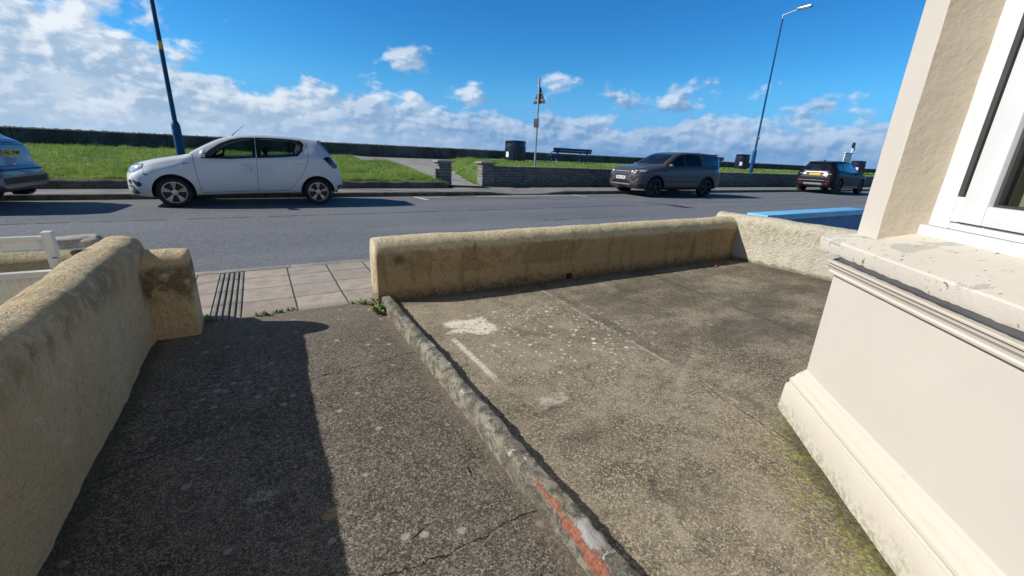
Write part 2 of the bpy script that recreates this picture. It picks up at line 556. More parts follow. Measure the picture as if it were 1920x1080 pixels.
def asphalt():
    m, nt, b = new_mat('asphalt')
    P, X, Y, Z = pos(nt)
    n1 = nt.noise(nt.mapv(P, scale=(.25, 1, 1)), 0.8, 5, .6)
    n3 = nt.noise(P, 95.0, 3, .8)
    n4 = nt.noise(P, 26.0, 4, .75)
    c = nt.mix(nt.step(n1, .3, .7), (0.130, 0.138, 0.156), (0.182, 0.192, 0.21))
    c = nt.mix(nt.mul(nt.step(nt.add(n3, nt.mul(nt.sub(n4, .5), .7)), .5, .68), .9), c, (0.34, 0.345, 0.36))
    c = nt.mix(nt.mul(nt.step(n3, .48, .34), .85), c, (0.03, 0.032, 0.036))
    tyre = nt.mul(nt.m('ABSOLUTE', nt.m('SINE', nt.mul(Y, 1.75))), .22)
    c = nt.mix(tyre, c, (0.11, 0.115, 0.125))
    # tar joints along the road
    wob = nt.mul(nt.sub(nt.noise(nt.mapv(P, scale=(1, .3, 1)), 2.0, 6, .7), .5), .10)
    j1 = nt.step(nt.m('ABSOLUTE', nt.add(nt.sub(Y, 9.27), wob)), .055, .02)
    j1 = nt.mul(j1, nt.step(nt.noise(nt.mapv(P, scale=(1, .2, 1)), 3.0, 5, .7), .36, .5))
    j2 = nt.mul(nt.step(nt.m('ABSOLUTE', nt.add(nt.sub(Y, 7.45), nt.mul(wob, .6))), .05, .02), nt.band(X, 5.2, 7.6, .3))
    j2 = nt.mul(j2, nt.step(nt.noise(P, 4.0, 4, .6), .45, .5))
    c = nt.mix(nt.mul(nt.m('MAXIMUM', j1, j2), .85), c, (0.018, 0.018, 0.02))
    # worn reddish patch near the dropped kerb
    red = nt.mul(nt.band(nt.add(X, nt.mul(nt.sub(n4, .5), .8)), 4.6, 7.6, .3), nt.band(nt.add(Y, nt.mul(nt.sub(n4, .5), .5)), 11.3, 12.1, .12))
    c = nt.mix(nt.mul(red, nt.mul(nt.step(nt.noise(P, 9, 5, .7), .38, .6), .6)), c, (0.19, 0.115, 0.09))
    gut = nt.step(nt.add(Y, nt.mul(nt.sub(n4, .5), .3)), 12.1, 12.55)
    c = nt.mix(nt.mul(gut, .4), c, (0.19, 0.17, 0.14))
    nt.put(b.inputs['Base Color'], c)
    b.inputs['Roughness'].default_value = 0.85
    b.inputs['Specular IOR Level'].default_value = .3
    nt.put(b.inputs['Normal'], nt.bump(nt.add(n3, n4), .8, .006))
    return m


asphalt()


def slabs():
    m, nt, b = new_mat('pavement_slabs')
    P, X, Y, Z = pos(nt)
    SW, SH = 0.39, 0.372

    def joint(v, off, size, w_):
        f = nt.m('FRACT', nt.m('DIVIDE', nt.sub(v, off - 40 * size), size))
        d_ = nt.m('MINIMUM', f, nt.sub(1.0, f))
        return nt.step(nt.mul(d_, size), w_, w_ * .5), nt.m('FLOOR', nt.m('DIVIDE', nt.sub(v, off - 40 * size), size))
    wv = nt.mul(nt.sub(nt.noise(P, 5.0, 3), .5), .012)
    j1, ix = joint(nt.add(X, wv), 0.155, SW, .0085)
    j2, iy = joint(nt.add(Y, wv), 3.555, SH, .006)
    cid = nt.node('ShaderNodeCombineXYZ', {0: ix, 1: iy, 2: 0}).outputs[0]
    rnd = nt.node('ShaderNodeTexWhiteNoise', {'Vector': cid}).outputs['Value']
    n2 = nt.noise(P, 7.0, 6, .65)
    n3 = nt.noise(P, 150.0, 3, .75)
    c = nt.mix(rnd, (0.33, 0.282, 0.232), (0.44, 0.37, 0.305))
    c = nt.mix(nt.mul(nt.step(n2, .42, .68), .5), c, (0.19, 0.165, 0.135))
    c = nt.mix(nt.mul(nt.step(n3, .52, .70), .55), c, (0.46, 0.40, 0.34))
    c = nt.mix(nt.mul(nt.step(n3, .46, .34), .6), c, (0.12, 0.10, 0.085))
    pk = nt.m('SQRT', nt.add(nt.m('POWER', nt.sub(X, .27), 2), nt.m('POWER', nt.mul(nt.sub(Y, 3.97), 2.0), 2)))
    pk2 = nt.m('SQRT', nt.add(nt.m('POWER', nt.sub(X, .0), 2), nt.m('POWER', nt.mul(nt.sub(Y, 3.80), 1.6), 2)))
    pink = nt.mul(nt.m('MAXIMUM', nt.step(pk, .13, .03), nt.step(pk2, .06, .02)), nt.step(nt.noise(P, 30, 4, .7), .5, .6))
    c = nt.mix(nt.mul(pink, .5), c, (.62, .2, .24))
    jj = nt.m('MAXIMUM', j1, nt.mul(j2, .95))
    c = nt.mix(nt.mul(jj, .92), c, (0.028, 0.026, 0.022))
    fr = nt.step(nt.add(Y, nt.mul(nt.sub(n2, .5), .12)), 3.72, 3.58)
    c = nt.mix(nt.mul(fr, .55), c, (.2, .18, .12))
    nt.put(b.inputs['Base Color'], c)
    b.inputs['Roughness'].default_value = .9
    nt.put(b.inputs['Normal'], nt.bump(nt.sub(nt.mul(n3, .5), nt.mul(jj, 2.5)), .6, .006))


slabs()


def rough_mat(name, c0, c1, c2, s1=2.0, s2=60.0, rough=.9, bump=.5, bd=.006, speck=.5):
    m, nt, b = new_mat(name)
    P, X, Y, Z = pos(nt)
    n1 = nt.noise(P, s1, 6, .62, .3)
    n2 = nt.noise(P, s2, 4, .75)
    c = nt.mix(nt.step(n1, .35, .65), c0, c1)
    c = nt.mix(nt.mul(nt.step(n2, .5, .68), speck), c, c2)
    nt.put(b.inputs['Base Color'], c)
    b.inputs['Roughness'].default_value = rough
    b.inputs['Specular IOR Level'].default_value = .3
    nt.put(b.inputs['Normal'], nt.bump(nt.add(n2, nt.mul(n1, .5)), bump, bd))
    return m


rough_mat('kerb_stone', (0.20, 0.19, 0.17), (0.30, 0.28, 0.25), (0.42, 0.4, 0.37), 3, 90)
rough_mat('far_pavement_asphalt', (0.16, 0.155, 0.15), (0.24, 0.235, 0.225), (0.34, 0.33, 0.32), 1.2, 60)
rough_mat('promenade_concrete', (0.22, 0.21, 0.19), (0.31, 0.30, 0.275), (0.4, 0.39, 0.36), .8, 30)
rough_mat('sea_wall_concrete', (0.055, 0.055, 0.05), (0.12, 0.118, 0.105), (0.2, 0.195, 0.175), 1.4, 14, bump=.8, bd=.03, speck=.35)
rough_mat('retaining_wall_stone', (0.07, 0.065, 0.05), (0.15, 0.14, 0.11), (0.26, 0.25, 0.2), 3.0, 22, bump=.9, bd=.02)
rough_mat('soil', (0.07, 0.06, 0.04), (0.12, 0.10, 0.07), (0.18, 0.15, 0.1), 2, 30)
rough_mat('pebble', (0.22, 0.21, 0.19), (0.34, 0.32, 0.29), (0.5, 0.48, 0.44), 6, 30)
rough_mat('sea_water', (0.03, 0.07, 0.09), (0.04, 0.09, 0.11), (0.06, 0.11, 0.13), .02, .5, rough=.15, bump=.3, bd=.3)
rough_mat('loose_stone', (0.26, 0.25, 0.22), (0.42, 0.40, 0.36), (0.5, 0.48, 0.43), 14, 60, bump=.8, bd=.006, speck=.7)


def stone_wall_mat():
    m, nt, b = new_mat('coursed_stone')
    P, X, Y, Z = pos(nt)
    u = nt.add(X, Y)
    vec = nt.node('ShaderNodeCombineXYZ', {0: u, 1: Z, 2: 0}).outputs[0]
    br = nt.node('ShaderNodeTexBrick', {'Vector': vec, 'Scale': 1.0, 'Mortar Size': .008, 'Mortar Smooth': .3, 'Brick Width': .34, 'Row Height': .105,
                                        'Color1': (0.13, 0.125, 0.115, 1), 'Color2': (0.24, 0.23, 0.215, 1), 'Mortar': (0.05, 0.05, 0.045, 1)})
    n2 = nt.noise(P, 9, 6, .65)
    c = nt.mix(nt.mul(nt.step(n2, .4, .65), .55), br.outputs[0], (0.30, 0.28, 0.24))
    nt.put(b.inputs['Base Color'], c)
    b.inputs['Roughness'].default_value = .9
    h = nt.sub(nt.mul(n2, .6), nt.mul(br.outputs[1], 1.2))
    nt.put(b.inputs['Normal'], nt.bump(h, .9, .02))


stone_wall_mat()


def render_paint(name, base, axis, zt_, front=False, pale=False):
    """painted rough render with algae staining; the stain band sits under the rounded top"""
    m, nt, b = new_mat(name)
    P, X, Y, Z = pos(nt)
    n1 = nt.noise(P, 2.2, 6, .62, .5)
    n2 = nt.noise(P, 11.0, 7, .68, .6)
    n3 = nt.noise(P, 70.0, 4, .7)
    nf = nt.noise(P, 210.0, 3, .7)
    runs = nt.noise(nt.mapv(P, scale=(1, 1, .16)), 9.0, 6, .65, .3)
    c = nt.mix(nt.step(n1, .3, .7), tuple(x * .93 for x in base), tuple(min(1, x * 1.06) for x in base))
    c = nt.mix(nt.mul(nt.step(n2, .50, .70), .35), c, (base[0] * .78, base[1] * .66, base[2] * .48))
    if axis == 'left':
        # algae: thick over the shoulder, thinning in runs down the face
        sh = nt.band(nt.add(Z, nt.mul(nt.sub(n1, .5), .18)), .50, .66, .06)
        g = nt.mul(nt.mul(sh, nt.step(X, -.69, -.73)), nt.step(nt.add(n2, nt.mul(nt.sub(n1, .5), .7)), .38, .62))
        c = nt.mix(nt.mul(g, .72), c, (0.15, 0.135, 0.10))
        dn = nt.mul(nt.step(nt.add(Z, nt.mul(nt.sub(runs, .5), .5)), .30, .62), nt.step(runs, .42, .62))
        c = nt.mix(nt.mul(dn, .30), c, (0.33, 0.27, 0.14))
        ye = nt.mul(nt.step(n1, .46, .6), nt.step(nt.noise(P, 3.3, 5, .6, .6), .44, .6))
        c = nt.mix(nt.mul(ye, .5), c, (0.62, 0.47, 0.17))
        wv = nt.noise(nt.mapv(P, scale=(1, 1.4, .8)), 13.0, 5, .6, 2.2)
        c = nt.mix(nt.mul(nt.step(nt.m('ABSOLUTE', nt.sub(wv, .5)), .030, .0), .45), c, (0.28, 0.23, 0.13))
        top = nt.mul(nt.step(Z, .60, .66), nt.step(n2, .45, .62))
        c = nt.mix(nt.mul(top, .35), c, (.58, .53, .43))
        wm = nt.noise(P, 1.6, 5, .6, .5)
        c = nt.mix(nt.mul(nt.step(wm, .40, .62), .55), c, (.70, .50, .25))
        ck = nt.step(nt.m('ABSOLUTE', nt.sub(nt.add(nt.mul(nt.sub(Y, 2.25), .5), nt.mul(nt.sub(nt.noise(P, 5, 7, .65), .5), .6)), nt.mul(nt.sub(Z, .2), -.35))), .004, .001)
        c = nt.mix(nt.mul(nt.mul(ck, nt.band(Z, .06, .42, .04)), .8), c, (.05, .045, .03))
        stubd = nt.mul(nt.step(Y, 3.22, 3.30), nt.step(nt.add(Z, nt.mul(nt.sub(n2, .5), .3)), .22, .36))
        stubd = nt.mul(stubd, nt.step(Z, .52, .46))
        c = nt.mix(nt.mul(stubd, nt.mul(nt.step(n2, .3, .52), .8)), c, (0.10, 0.072, 0.04))
        c = nt.mix(nt.mul(nt.step(nt.noise(P, 120, 4, .7), .40, .58), .24), c, (.34, .27, .16))
        c = nt.mix(nt.mul(nt.step(nt.noise(P, 48, 5, .7, 1.0), .54, .66), .28), c, (.60, .50, .34))
    elif axis == 'front':
        bd = nt.mul(nt.band(nt.add(Z, nt.mul(nt.sub(n2, .5), .12)), .25, .475, .018), nt.step(Y, 3.45, 3.40))
        k = nt.step(nt.add(nt.noise(P, 15, 8, .76, .9), nt.mul(nt.sub(n1, .5), .9)), .40, .62)
        xr = nt.m('MAXIMUM', nt.band(X, .8, 3.4, .6), nt.mul(nt.band(X, 4.0, 5.3, .4), .75))
        c = nt.mix(nt.mul(nt.mul(bd, k), nt.mul(xr, .85)), c, (0.13, 0.088, 0.04))
        face_shade = nt.mul(nt.step(nt.add(Z, nt.mul(nt.sub(n2, .5), .04)), .475, .445), nt.step(Y, 3.45, 3.40))
        c = nt.mix(nt.mul(face_shade, .72), c, (0.46, 0.31, 0.16))  # browner face below the sunlit top: shade put into the colour
        rn = nt.mul(nt.mul(nt.step(runs, .48, .66), nt.band(Z, .12, .46, .08)), .5)
        c = nt.mix(rn, c, (0.20, 0.15, 0.075))
        dk = nt.m('SQRT', nt.add(nt.m('POWER', nt.sub(X, .93), 2), nt.m('POWER', nt.mul(nt.sub(Z, .40), 1.2), 2)))
        c = nt.mix(nt.mul(nt.step(nt.add(dk, nt.mul(nt.sub(n2, .5), .05)), .07, .02), .75), c, (.1, .085, .045))
        ft = nt.mul(nt.step(nt.add(Z, nt.mul(nt.sub(n2, .5), .3)), .17, .05), nt.step(n3, .36, .5))
        tp = nt.mul(nt.step(nt.noise(P, 34, 6, .7), .50, .64), nt.step(Z, .40, .50))
        c = nt.mix(nt.mul(tp, .45), c, (.42, .35, .21))
        c = nt.mix(nt.mul(ft, .8), c, (0.045, 0.042, 0.028))
        for i, (cx, amp) in enumerate(((2.72, .10), (1.62, .07), (4.3, .12))):
            q = nt.sub(X, nt.add(cx, nt.mul(nt.sub(nt.noise(nt.mapv(P, loc=(i * 3.1, 0, 0)), 6.0, 6, .6), .5), amp * 3)))
            ck = nt.mul(nt.step(nt.m('ABSOLUTE', q), .004, .0012), nt.band(Z, .12, .55, .03))
            c = nt.mix(nt.mul(ck, .8), c, (.05, .04, .02))
        c = nt.mix(nt.mul(nt.mul(nt.step(nt.noise(P, 60, 5, .75, .6), .46, .64), nt.step(Z, .46, .36)), .42), c, (.17, .115, .05))
        c = nt.mix(nt.mul(nt.step(nt.noise(P, 85, 4, .7), .52, .66), .25), c, (.30, .25, .14))
    elif axis == 'right':
        nb = nt.noise(P, 19, 8, .74, .8)
        c = nt.mix(nt.mul(nt.mul(nt.step(nb, .40, .66), nt.step(nt.add(Z, nt.mul(nt.sub(n1, .5), .4)), .26, .46)), .55), c, (0.44, 0.38, 0.20))
        c = nt.mix(nt.mul(nt.mul(nt.step(nb, .50, .66), nt.band(nt.add(Z, nt.mul(nt.sub(n1, .5), .3)), .34, .56, .06)), .6), c, (0.30, 0.26, 0.15))
        c = nt.mix(nt.mul(nt.step(runs, .52, .68), .3), c, (0.36, 0.31, 0.19))
        ft = nt.step(nt.add(Z, nt.mul(nt.sub(n2, .5), .14)), .11, .06)
        c = nt.mix(nt.mul(ft, .7), c, (0.12, 0.11, 0.06))
    nt.put(b.inputs['Base Color'], c)
    b.inputs['Roughness'].default_value = .88
    b.inputs['Specular IOR Level'].default_value = .3
    pitn = nt.step(nt.voro(P, 42.0), .22, .05)
    h = nt.sub(nt.add(nt.add(nt.mul(n3, 1.3), nt.mul(nf, .6)), nt.add(nt.mul(n2, 1.4), nt.mul(nt.noise(P, 36, 4, .6), 1.8))), nt.mul(pitn, .35))
    nt.put(b.inputs['Normal'], nt.bump(h, 1.0, .013))
    return m


render_paint('left_wall_render', (0.88, 0.71, 0.46), 'left', .66)
render_paint('front_wall_render', (0.80, 0.68, 0.45), 'front', .57)
render_paint('right_wall_render', (0.64, 0.585, 0.475), 'right', .6)
m = MATS['sea_wall_concrete']
nt = NT(m.node_tree)
P, X, Y, Z = pos(nt)
b = m.node_tree.nodes['Principled BSDF']
old = b.inputs['Base Color'].links[0].from_socket
fx = nt.m('FRACT', nt.m('DIVIDE', nt.add(X, 60.7), 4.6))
jt = nt.step(nt.m('ABSOLUTE', nt.sub(fx, .5)), .006, .002)
streak = nt.step(nt.noise(nt.mapv(P, scale=(1, 1, .08)), 2.2, 6, .7), .48, .66)
c = nt.mix(nt.mul(streak, .5), old, (.045, .042, .038))
c = nt.mix(nt.mul(jt, .9), c, (.01, .01, .01))
nt.put(b.inputs['Base Color'], c)
render_paint('neighbour_wall_render', (0.50, 0.42, 0.27), 'right', .6)


def bay_mat(name, base, flake=False, rough_bump=.15, fine=60, dirt=False):
    m, nt, b = new_mat(name)
    P, X, Y, Z = pos(nt)
    n1 = nt.noise(P, 2.5, 5, .6)
    n2 = nt.noise(P, 14, 6, .65, .3)
    n3 = nt.noise(P, fine, 4, .65)
    c = nt.mix(nt.step(n1, .3, .7), tuple(x * .95 for x in base), base)
    if dirt:
        # grime creeping up from the ground
        k = nt.mul(nt.step(nt.add(Z, nt.mul(nt.sub(n2, .5), .22)), .15, .05), nt.step(nt.noise(P, 40, 5, .7), .42, .56))
        c = nt.mix(nt.mul(k, .75), c, (0.30, 0.27, 0.17))
        c = nt.mix(nt.mul(nt.step(nt.noise(P, 26, 5, .7), .62, .70), .4), c, (.45, .38, .26))
    h = nt.add(nt.mul(n2, .8), nt.mul(n3, .6))
    if flake:
        fl = nt.noise(nt.mapv(P, scale=(1, 1, 1)), 5.2, 7, .66, .8)
        f1 = nt.step(fl, .585, .592)
        f1 = nt.mul(f1, nt.step(Z, .945, .952))
        pit = nt.mul(nt.step(nt.noise(nt.mapv(P, scale=(1, 2.2, 1), rot=(0, 0, .8)), 30, 3, .6), .655, .67), nt.step(n2, .42, .5))
        c = nt.mix(nt.mul(nt.step(n2, .5, .7), .25), c, (base[0] * .85, base[1] * .8, base[2] * .72))
        c = nt.mix(nt.mul(f1, .92), c, (0.40, 0.38, 0.33))
        c = nt.mix(nt.mul(pit, .85), c, (0.14, 0.13, 0.12))
        h = nt.sub(h, nt.mul(nt.m('MAXIMUM', f1, pit), 1.5))
    nt.put(b.inputs['Base Color'], c)
    b.inputs['Roughness'].default_value = .7
    b.inputs['Specular IOR Level'].default_value = .35
    nt.put(b.inputs['Normal'], nt.bump(h, rough_bump, .006))


bay_mat('bay_paint', (0.555, 0.505, 0.435), rough_bump=.12)
bay_mat('bay_reveal_paint', (0.55, 0.47, 0.36), rough_bump=.75, fine=38)
bay_mat('bay_plinth_paint', (0.575, 0.525, 0.435), dirt=True, rough_bump=.35)
bay_mat('bay_sill_paint', (0.58, 0.53, 0.45), flake=True, rough_bump=.45)
simple('window_white', (0.66, 0.67, 0.67), .3, var=.02, coat=.2)
simple('window_seal', (0.05, 0.05, 0.05), .6, var=.1)
simple('black_rubber', (0.015, 0.015, 0.016), .6)
simple('curtain', (0.50, 0.46, 0.36), .9, var=.25, scale=4)
simple('gate_white', (0.66, 0.66, 0.63), .45, var=.06, scale=5)
simple('gate_ribbed', (0.70, 0.70, 0.64), .45, var=.06, scale=5)
simple('blue_paint_sunlit', (0.16, 0.47, 0.78), .55, var=.05, bump=.2, bscale=60)  # paler copy of the wall blue, sunlight put into the colour
simple('blue_paint_shaded', (0.035, 0.15, 0.36), .6, var=.1, bump=.2, bscale=60)  # darker copy of the wall blue, shade put into the colour
simple('lamp_blue', (0.005, 0.07, 0.17), .5, var=.12, spec=.2)
simple('galvanised', (0.42, 0.44, 0.46), .38, metal=.7, var=.12)
simple('yellow_label', (0.62, 0.42, 0.05), .5)
simple('bin_navy', (0.008, 0.014, 0.045), .35, coat=.3)
simple('bin_dark', (0.005, 0.006, 0.01), .6)
simple('bench_blue', (0.015, 0.03, 0.22), .45, coat=.2)
simple('bench_slat', (0.008, 0.012, 0.045), .4, coat=.2)
simple('sign_back', (0.05, 0.055, 0.068), .6, spec=.2)
simple('white_label', (0.78, 0.8, 0.8), .5)
simple('road_paint', (0.66, 0.66, 0.63), .8, var=.2, scale=12)
simple('buoy_orange', (0.05, 0.05, 0.06), .5)
simple('facade_cream', (0.66, 0.60, 0.48), .8, var=.06, bump=.3, bscale=40)
simple('facade_white', (0.74, 0.73, 0.69), .8, var=.05, bump=.3, bscale=40)
simple('facade_blue', (0.32, 0.45, 0.55), .8, var=.05, bump=.3, bscale=40)
simple('slate', (0.08, 0.085, 0.1), .6, var=.2)
simple('door_paint', (0.05, 0.07, 0.11), .35, coat=.4)
simple('red_leaf', (0.32, 0.04, 0.02), .7)


def glass_mat(name, tint, mixf, rough=0.02):
    m = bpy.data.materials.new(name)
    m.use_nodes = True
    nt = NT(m.node_tree)
    out = m.node_tree.nodes['Material Output']
    b = m.node_tree.nodes['Principled BSDF']
    b.inputs['Base Color'].default_value = (0.01, 0.012, 0.014, 1)
    tc = nt.node('ShaderNodeTexCoord').outputs['Object']
    nt.put(b.inputs['Roughness'], nt.add(rough, nt.mul(nt.noise(tc, 6, 3), .02)))
    b.inputs['Specular IOR Level'].default_value = .6
    t = nt.node('ShaderNodeBsdfTransparent', {'Color': (*tint, 1)})
    fr = nt.mul(nt.m('POWER', nt.node('ShaderNodeLayerWeight', {'Blend': .5}).outputs['Facing'], 4.0), .85)
    mx = nt.node('ShaderNodeMixShader', {0: nt.m('MINIMUM', nt.add(fr, mixf), 1.0)})
    nt.l.new(t.outputs[0], mx.inputs[1])
    nt.l.new(b.outputs[0], mx.inputs[2])
    nt.l.new(mx.outputs[0], out.inputs[0])
    MATS[name] = m
    return m


glass_mat('car_glass', (0.74, 0.80, 0.76), .10)
glass_mat('car_glass_dark', (0.10, 0.11, 0.12), .5)
simple('car_glass_solid', (0.012, 0.014, 0.017), .06, coat=1.0, var=.3, spec=.7)
glass_mat('house_glass', (0.8, 0.83, 0.8), .12)
M_ = MATS

# ------------------------------------------------------------------ ground and water
def flat(name, x0, x1, y0, y1, z, mat, nx=2, ny=2):
    o = grid_sheet(name, lin(x0, x1, nx), lin(y0, y1, ny), lambda x, y: z, mat)
    return tag(o, kind='structure')


flat('ground', -3000, 3000, -3000, 26, -0.35, M_['soil'])
flat('sea', -3000, 3000, 26, 9000, -1.2, M_['sea_water'])
flat('road', -90, 160, 5.09, 12.62, -0.06, M_['asphalt'])

# near pavement with a slot for the drainage channel
mb = MB()
mb.box(-40, -0.445, 3.56, 4.965, -.3, 0)
mb.box(-0.235, 60, 3.56, 4.965, -.3, 0)
mb.box(-0.445, -0.235, 3.56, 4.965, -.3, -0.03)
o = mb.build('pavement', M_['pavement_slabs'])
tag(o, kind='structure')
mb = MB()
x = -30.0
while x < 50:
    mb.rbox(x + .003, x + .912, 4.97, 5.095, -.3, 0.004 + random.Random(int(x * 7)).uniform(-.003, .003), .012)
    x += .915
o = mb.build('kerb', M_['kerb_stone'])
tag(o, kind='structure')

# drainage channel: ribs of ribbed clay-grey channel blocks
mb = MB()
rng = random.Random(4)
for k in range(5):
    x0 = -0.443 + k * 0.0418
    y = 3.57
    while y < 4.96:
        L = .37 if y + .37 < 4.96 else 4.96 - y
        dz = rng.uniform(-.002, .002)
        mb.rbox(x0 + .007, x0 + .034, y + .003, y + L - .003, -.034, 0.0 + dz, .005)
        y += L
chan = thing('drainage_channel', 'ribbed drainage channel blocks crossing the near pavement beside the left gate pillar', 'drain', (-.34, 4.2, 0))
o = mb.build('ribbed_block', M_['kerb_stone'], chan)
o.matrix_parent_inverse = Matrix.Translation((.34, -4.2, 0))

# path and yard slabs
def wobz(x, y, z0, amp):
    return z0 + (noise.noise((x * .9, y * .9, 3.3)) + .4 * noise.noise((x * 4, y * 4, 1.3))) * amp


o = grid_sheet('path', steps(-.72, .80, .04), steps(-.62, 3.565, .04), lambda x, y: wobz(x, y, 0.0, .004) + (-.004 if y < 3.5 else .001), M_['path_concrete'])
tag(o, kind='structure')
o = grid_sheet('yard', steps(.80, 5.66, .05), steps(-.62, 3.45, .05), lambda x, y: wobz(x, y, 0.05, .004), M_['yard_concrete'])
tag(o, kind='structure')
flat('neighbour_yard', -6, -.9, -.62, 3.7, -.005, M_['promenade_concrete'])
flat('blue_house_yard', 5.7, 14, -.62, 3.4, -.005, M_['promenade_concrete'])

# far kerb, pavement with dropped crossing
def zfar(x):
    return 0.055 - 0.085 * sstep(x, 6.3, 7.6) * (1 - sstep(x, 8.6, 9.8))


mb = MB()
xs = steps(-60, 130, .45)
for i in range(len(xs) - 1):
    a, bq = xs[i] + .002, xs[i + 1] - .002
    z = (zfar(a), zfar(bq))
    vs = [(a, 12.6, -.3), (a, 12.6, z[0] - .01), (a, 12.612, z[0]), (a, 12.74, z[0]), (a, 12.74, -.3), (bq, 12.6, -.3), (bq, 12.6, z[1] - .01), (bq, 12.612, z[1]), (bq, 12.74, z[1]), (bq, 12.74, -.3)]
    mb.addv(vs, [(0, 1, 6, 5), (1, 2, 7, 6), (2, 3, 8, 7), (3, 4, 9, 8), (0, 4, 3, 2, 1), (5, 6, 7, 8, 9)])
o = mb.build('far_kerb', M_['retaining_wall_stone'])
tag(o, kind='structure')
o = grid_sheet('far_pavement', steps(-60, 130, .45), [12.743, 13.1, 13.6, 14.2, 15.4], lambda x, y: (zfar(x) * (1 - sstep(y, 12.9, 13.9)) + .055 * sstep(y, 12.9, 13.9)) + .001, M_['far_pavement_asphalt'])
tag(o, kind='structure')

# parking bay marks
mb = MB()
zr = -0.056


def stripe(x0, y0, x1, y1, wd):
    dx_, dy_ = x1 - x0, y1 - y0
    L = math.hypot(dx_, dy_)
    nx_, ny_ = -dy_ / L * wd / 2, dx_ / L * wd / 2
    mb.addv([(x0 + nx_, y0 + ny_, zr), (x1 + nx_, y1 + ny_, zr), (x1 - nx_, y1 - ny_, zr), (x0 - nx_, y0 - ny_, zr)], [(0, 1, 2, 3)])


stripe(3.96, 12.42, 4.08, 11.55, .11)
stripe(4.05, 12.28, 4.75, 12.2, .06)
stripe(5.9, 12.28, 10.0, 12.2, .09)
stripe(10.05, 12.5, 10.08, 11.75, .10)
o = mb.build('parking_bay_marking', M_['road_paint'])
tag(o, kind='structure')


# ------------------------------------------------------------------ lawn terrain
def hland(x, y):
    left = .26 + (.88 - .26) * (max(0, min(1, (y - 14.25) / 9.75)) ** .85)
    left += .05 * sstep(y, 15, 17) * (1 - sstep(y, 19, 22)) * sstep(x, 5.8, 2)
    path = .06 + .54 * sstep(y, 14.5, 21.6) + .22 * sstep(y, 21, 24)
    right = .80 + .16 * sstep(y, 15, 18)
    kl = sstep(x, 6.05, 5.2)if False else 1 - sstep(x, 5.3, 6.15)
    kr = sstep(x, 7.4 + .0 * y, 9.2) * sstep(y, 14.95, 15.12)
    if y > 20.8:
        q = sstep(y, 20.8, 21.4)
        kr = kr * (1 - q) + q * sstep(x, 10.5, 13)
        kl = kl * (1 - q) + q * (1 - sstep(x, 3.5, 5.5))
    h = path * (1 - kl) * (1 - kr) + left * kl + right * kr
    n = noise.noise((x * .7, y * .7, 9.1)) * .025 + noise.noise((x * 2.6, y * 2.6, 2.1)) * .014
    return h + n * max(kl, kr)


def on_path(x, y):
    if y > 21.15 + .12 * noise.noise((x * 1.3, 0, 5)):
        return 4.3 < x < 12.5
    return 6.12 - .12 * (y - 14.6) * .3 + .06 * noise.noise((0, y * 2, 1)) < x < 7.25 + .12 * (y - 14.6) + .07 * noise.noise((0, y * 2, 7))


m, nt, b = new_mat('grass_ground')
P, X, Y, Z = pos(nt)
n1 = nt.noise(P, .9, 5, .6)
n2 = nt.noise(P, 30, 4, .7)
c = nt.mix(nt.step(n1, .35, .65), (0.07, 0.13, 0.02), (0.11, 0.18, 0.035))
c = nt.mix(nt.mul(nt.step(n2, .5, .7), .6), c, (0.13, 0.20, 0.05))
nt.put(b.inputs['Base Color'], c)
b.inputs['Roughness'].default_value = .9
nt.put(b.inputs['Normal'], nt.bump(n2, .8, .03))

m, nt, b = new_mat('grass_blade')
P, X, Y, Z = pos(nt)
n1 = nt.noise(P, .8, 5, .6)
n0_ = nt.noise(P, 14, 3, .6)
c = nt.mix(nt.step(n1, .32, .66), (0.15, 0.29, 0.04), (0.34, 0.45, 0.085))
c = nt.mix(nt.mul(nt.step(n0_, .45, .7), .6), c, (0.32, 0.40, 0.10))
c = nt.mix(nt.mul(nt.step(nt.noise(P, 3.2, 6, .75), .50, .66), .6), c, (0.38, 0.36, 0.16))
c = nt.mix(nt.mul(nt.step(nt.noise(P, 2.0, 6, .7), .56, .68), .55), c, (0.07, 0.17, 0.03))
nt.put(b.inputs['Base Color'], c)
b.inputs['Roughness'].default_value = .6
b.inputs['Specular IOR Level'].default_value = .3
b.inputs['Subsurface Weight'].default_value = 0.0
tr_ = nt.node('ShaderNodeBsdfTranslucent', {'Color': c})
mx_ = nt.node('ShaderNodeMixShader', {0: .35})
nt.l.new(b.outputs[0], mx_.inputs[1])
nt.l.new(tr_.outputs[0], mx_.inputs[2])
nt.l.new(mx_.outputs[0], m.node_tree.nodes['Material Output'].inputs[0])

xs = steps(-16, 14, .22) + [15, 17, 20, 25, 32, 45, 60, 90, 125]
o = grid_sheet('lawn', xs, steps(14.2, 24.1, .22), lambda x, y: hland(x, y), M_['grass_ground'])
tag(o, kind='structure')


def path_sheet(name, xa, xb, ya, yb, d, mat):
    xs_, ys_ = steps(xa, xb, d), steps(ya, yb, d)
    vs, fs = [], []
    idx = {}
    for i in range(len(xs_) - 1):
        for j in range(len(ys_) - 1):
            cx, cy = (xs_[i] + xs_[i + 1]) / 2, (ys_[j] + ys_[j + 1]) / 2
            if on_path(cx, cy):
                q = []
                for (a, bb) in ((i, j), (i + 1, j), (i + 1, j + 1), (i, j + 1)):
                    if (a, bb) not in idx:
                        idx[(a, bb)] = len(vs)
                        vs.append((xs_[a], ys_[bb], hland(xs_[a], ys_[bb]) + .022))
                    q.append(idx[(a, bb)])
                fs.append(q)
    me = bpy.data.meshes.new(name)
    me.from_pydata(vs, [], fs)
    for p in me.polygons:
        p.use_smooth = True
    return tag(link(name, me, mat), kind='structure')


path_sheet('footpath', 4.2, 12.6, 14.45, 24.0, .1, M_['promenade_concrete'])

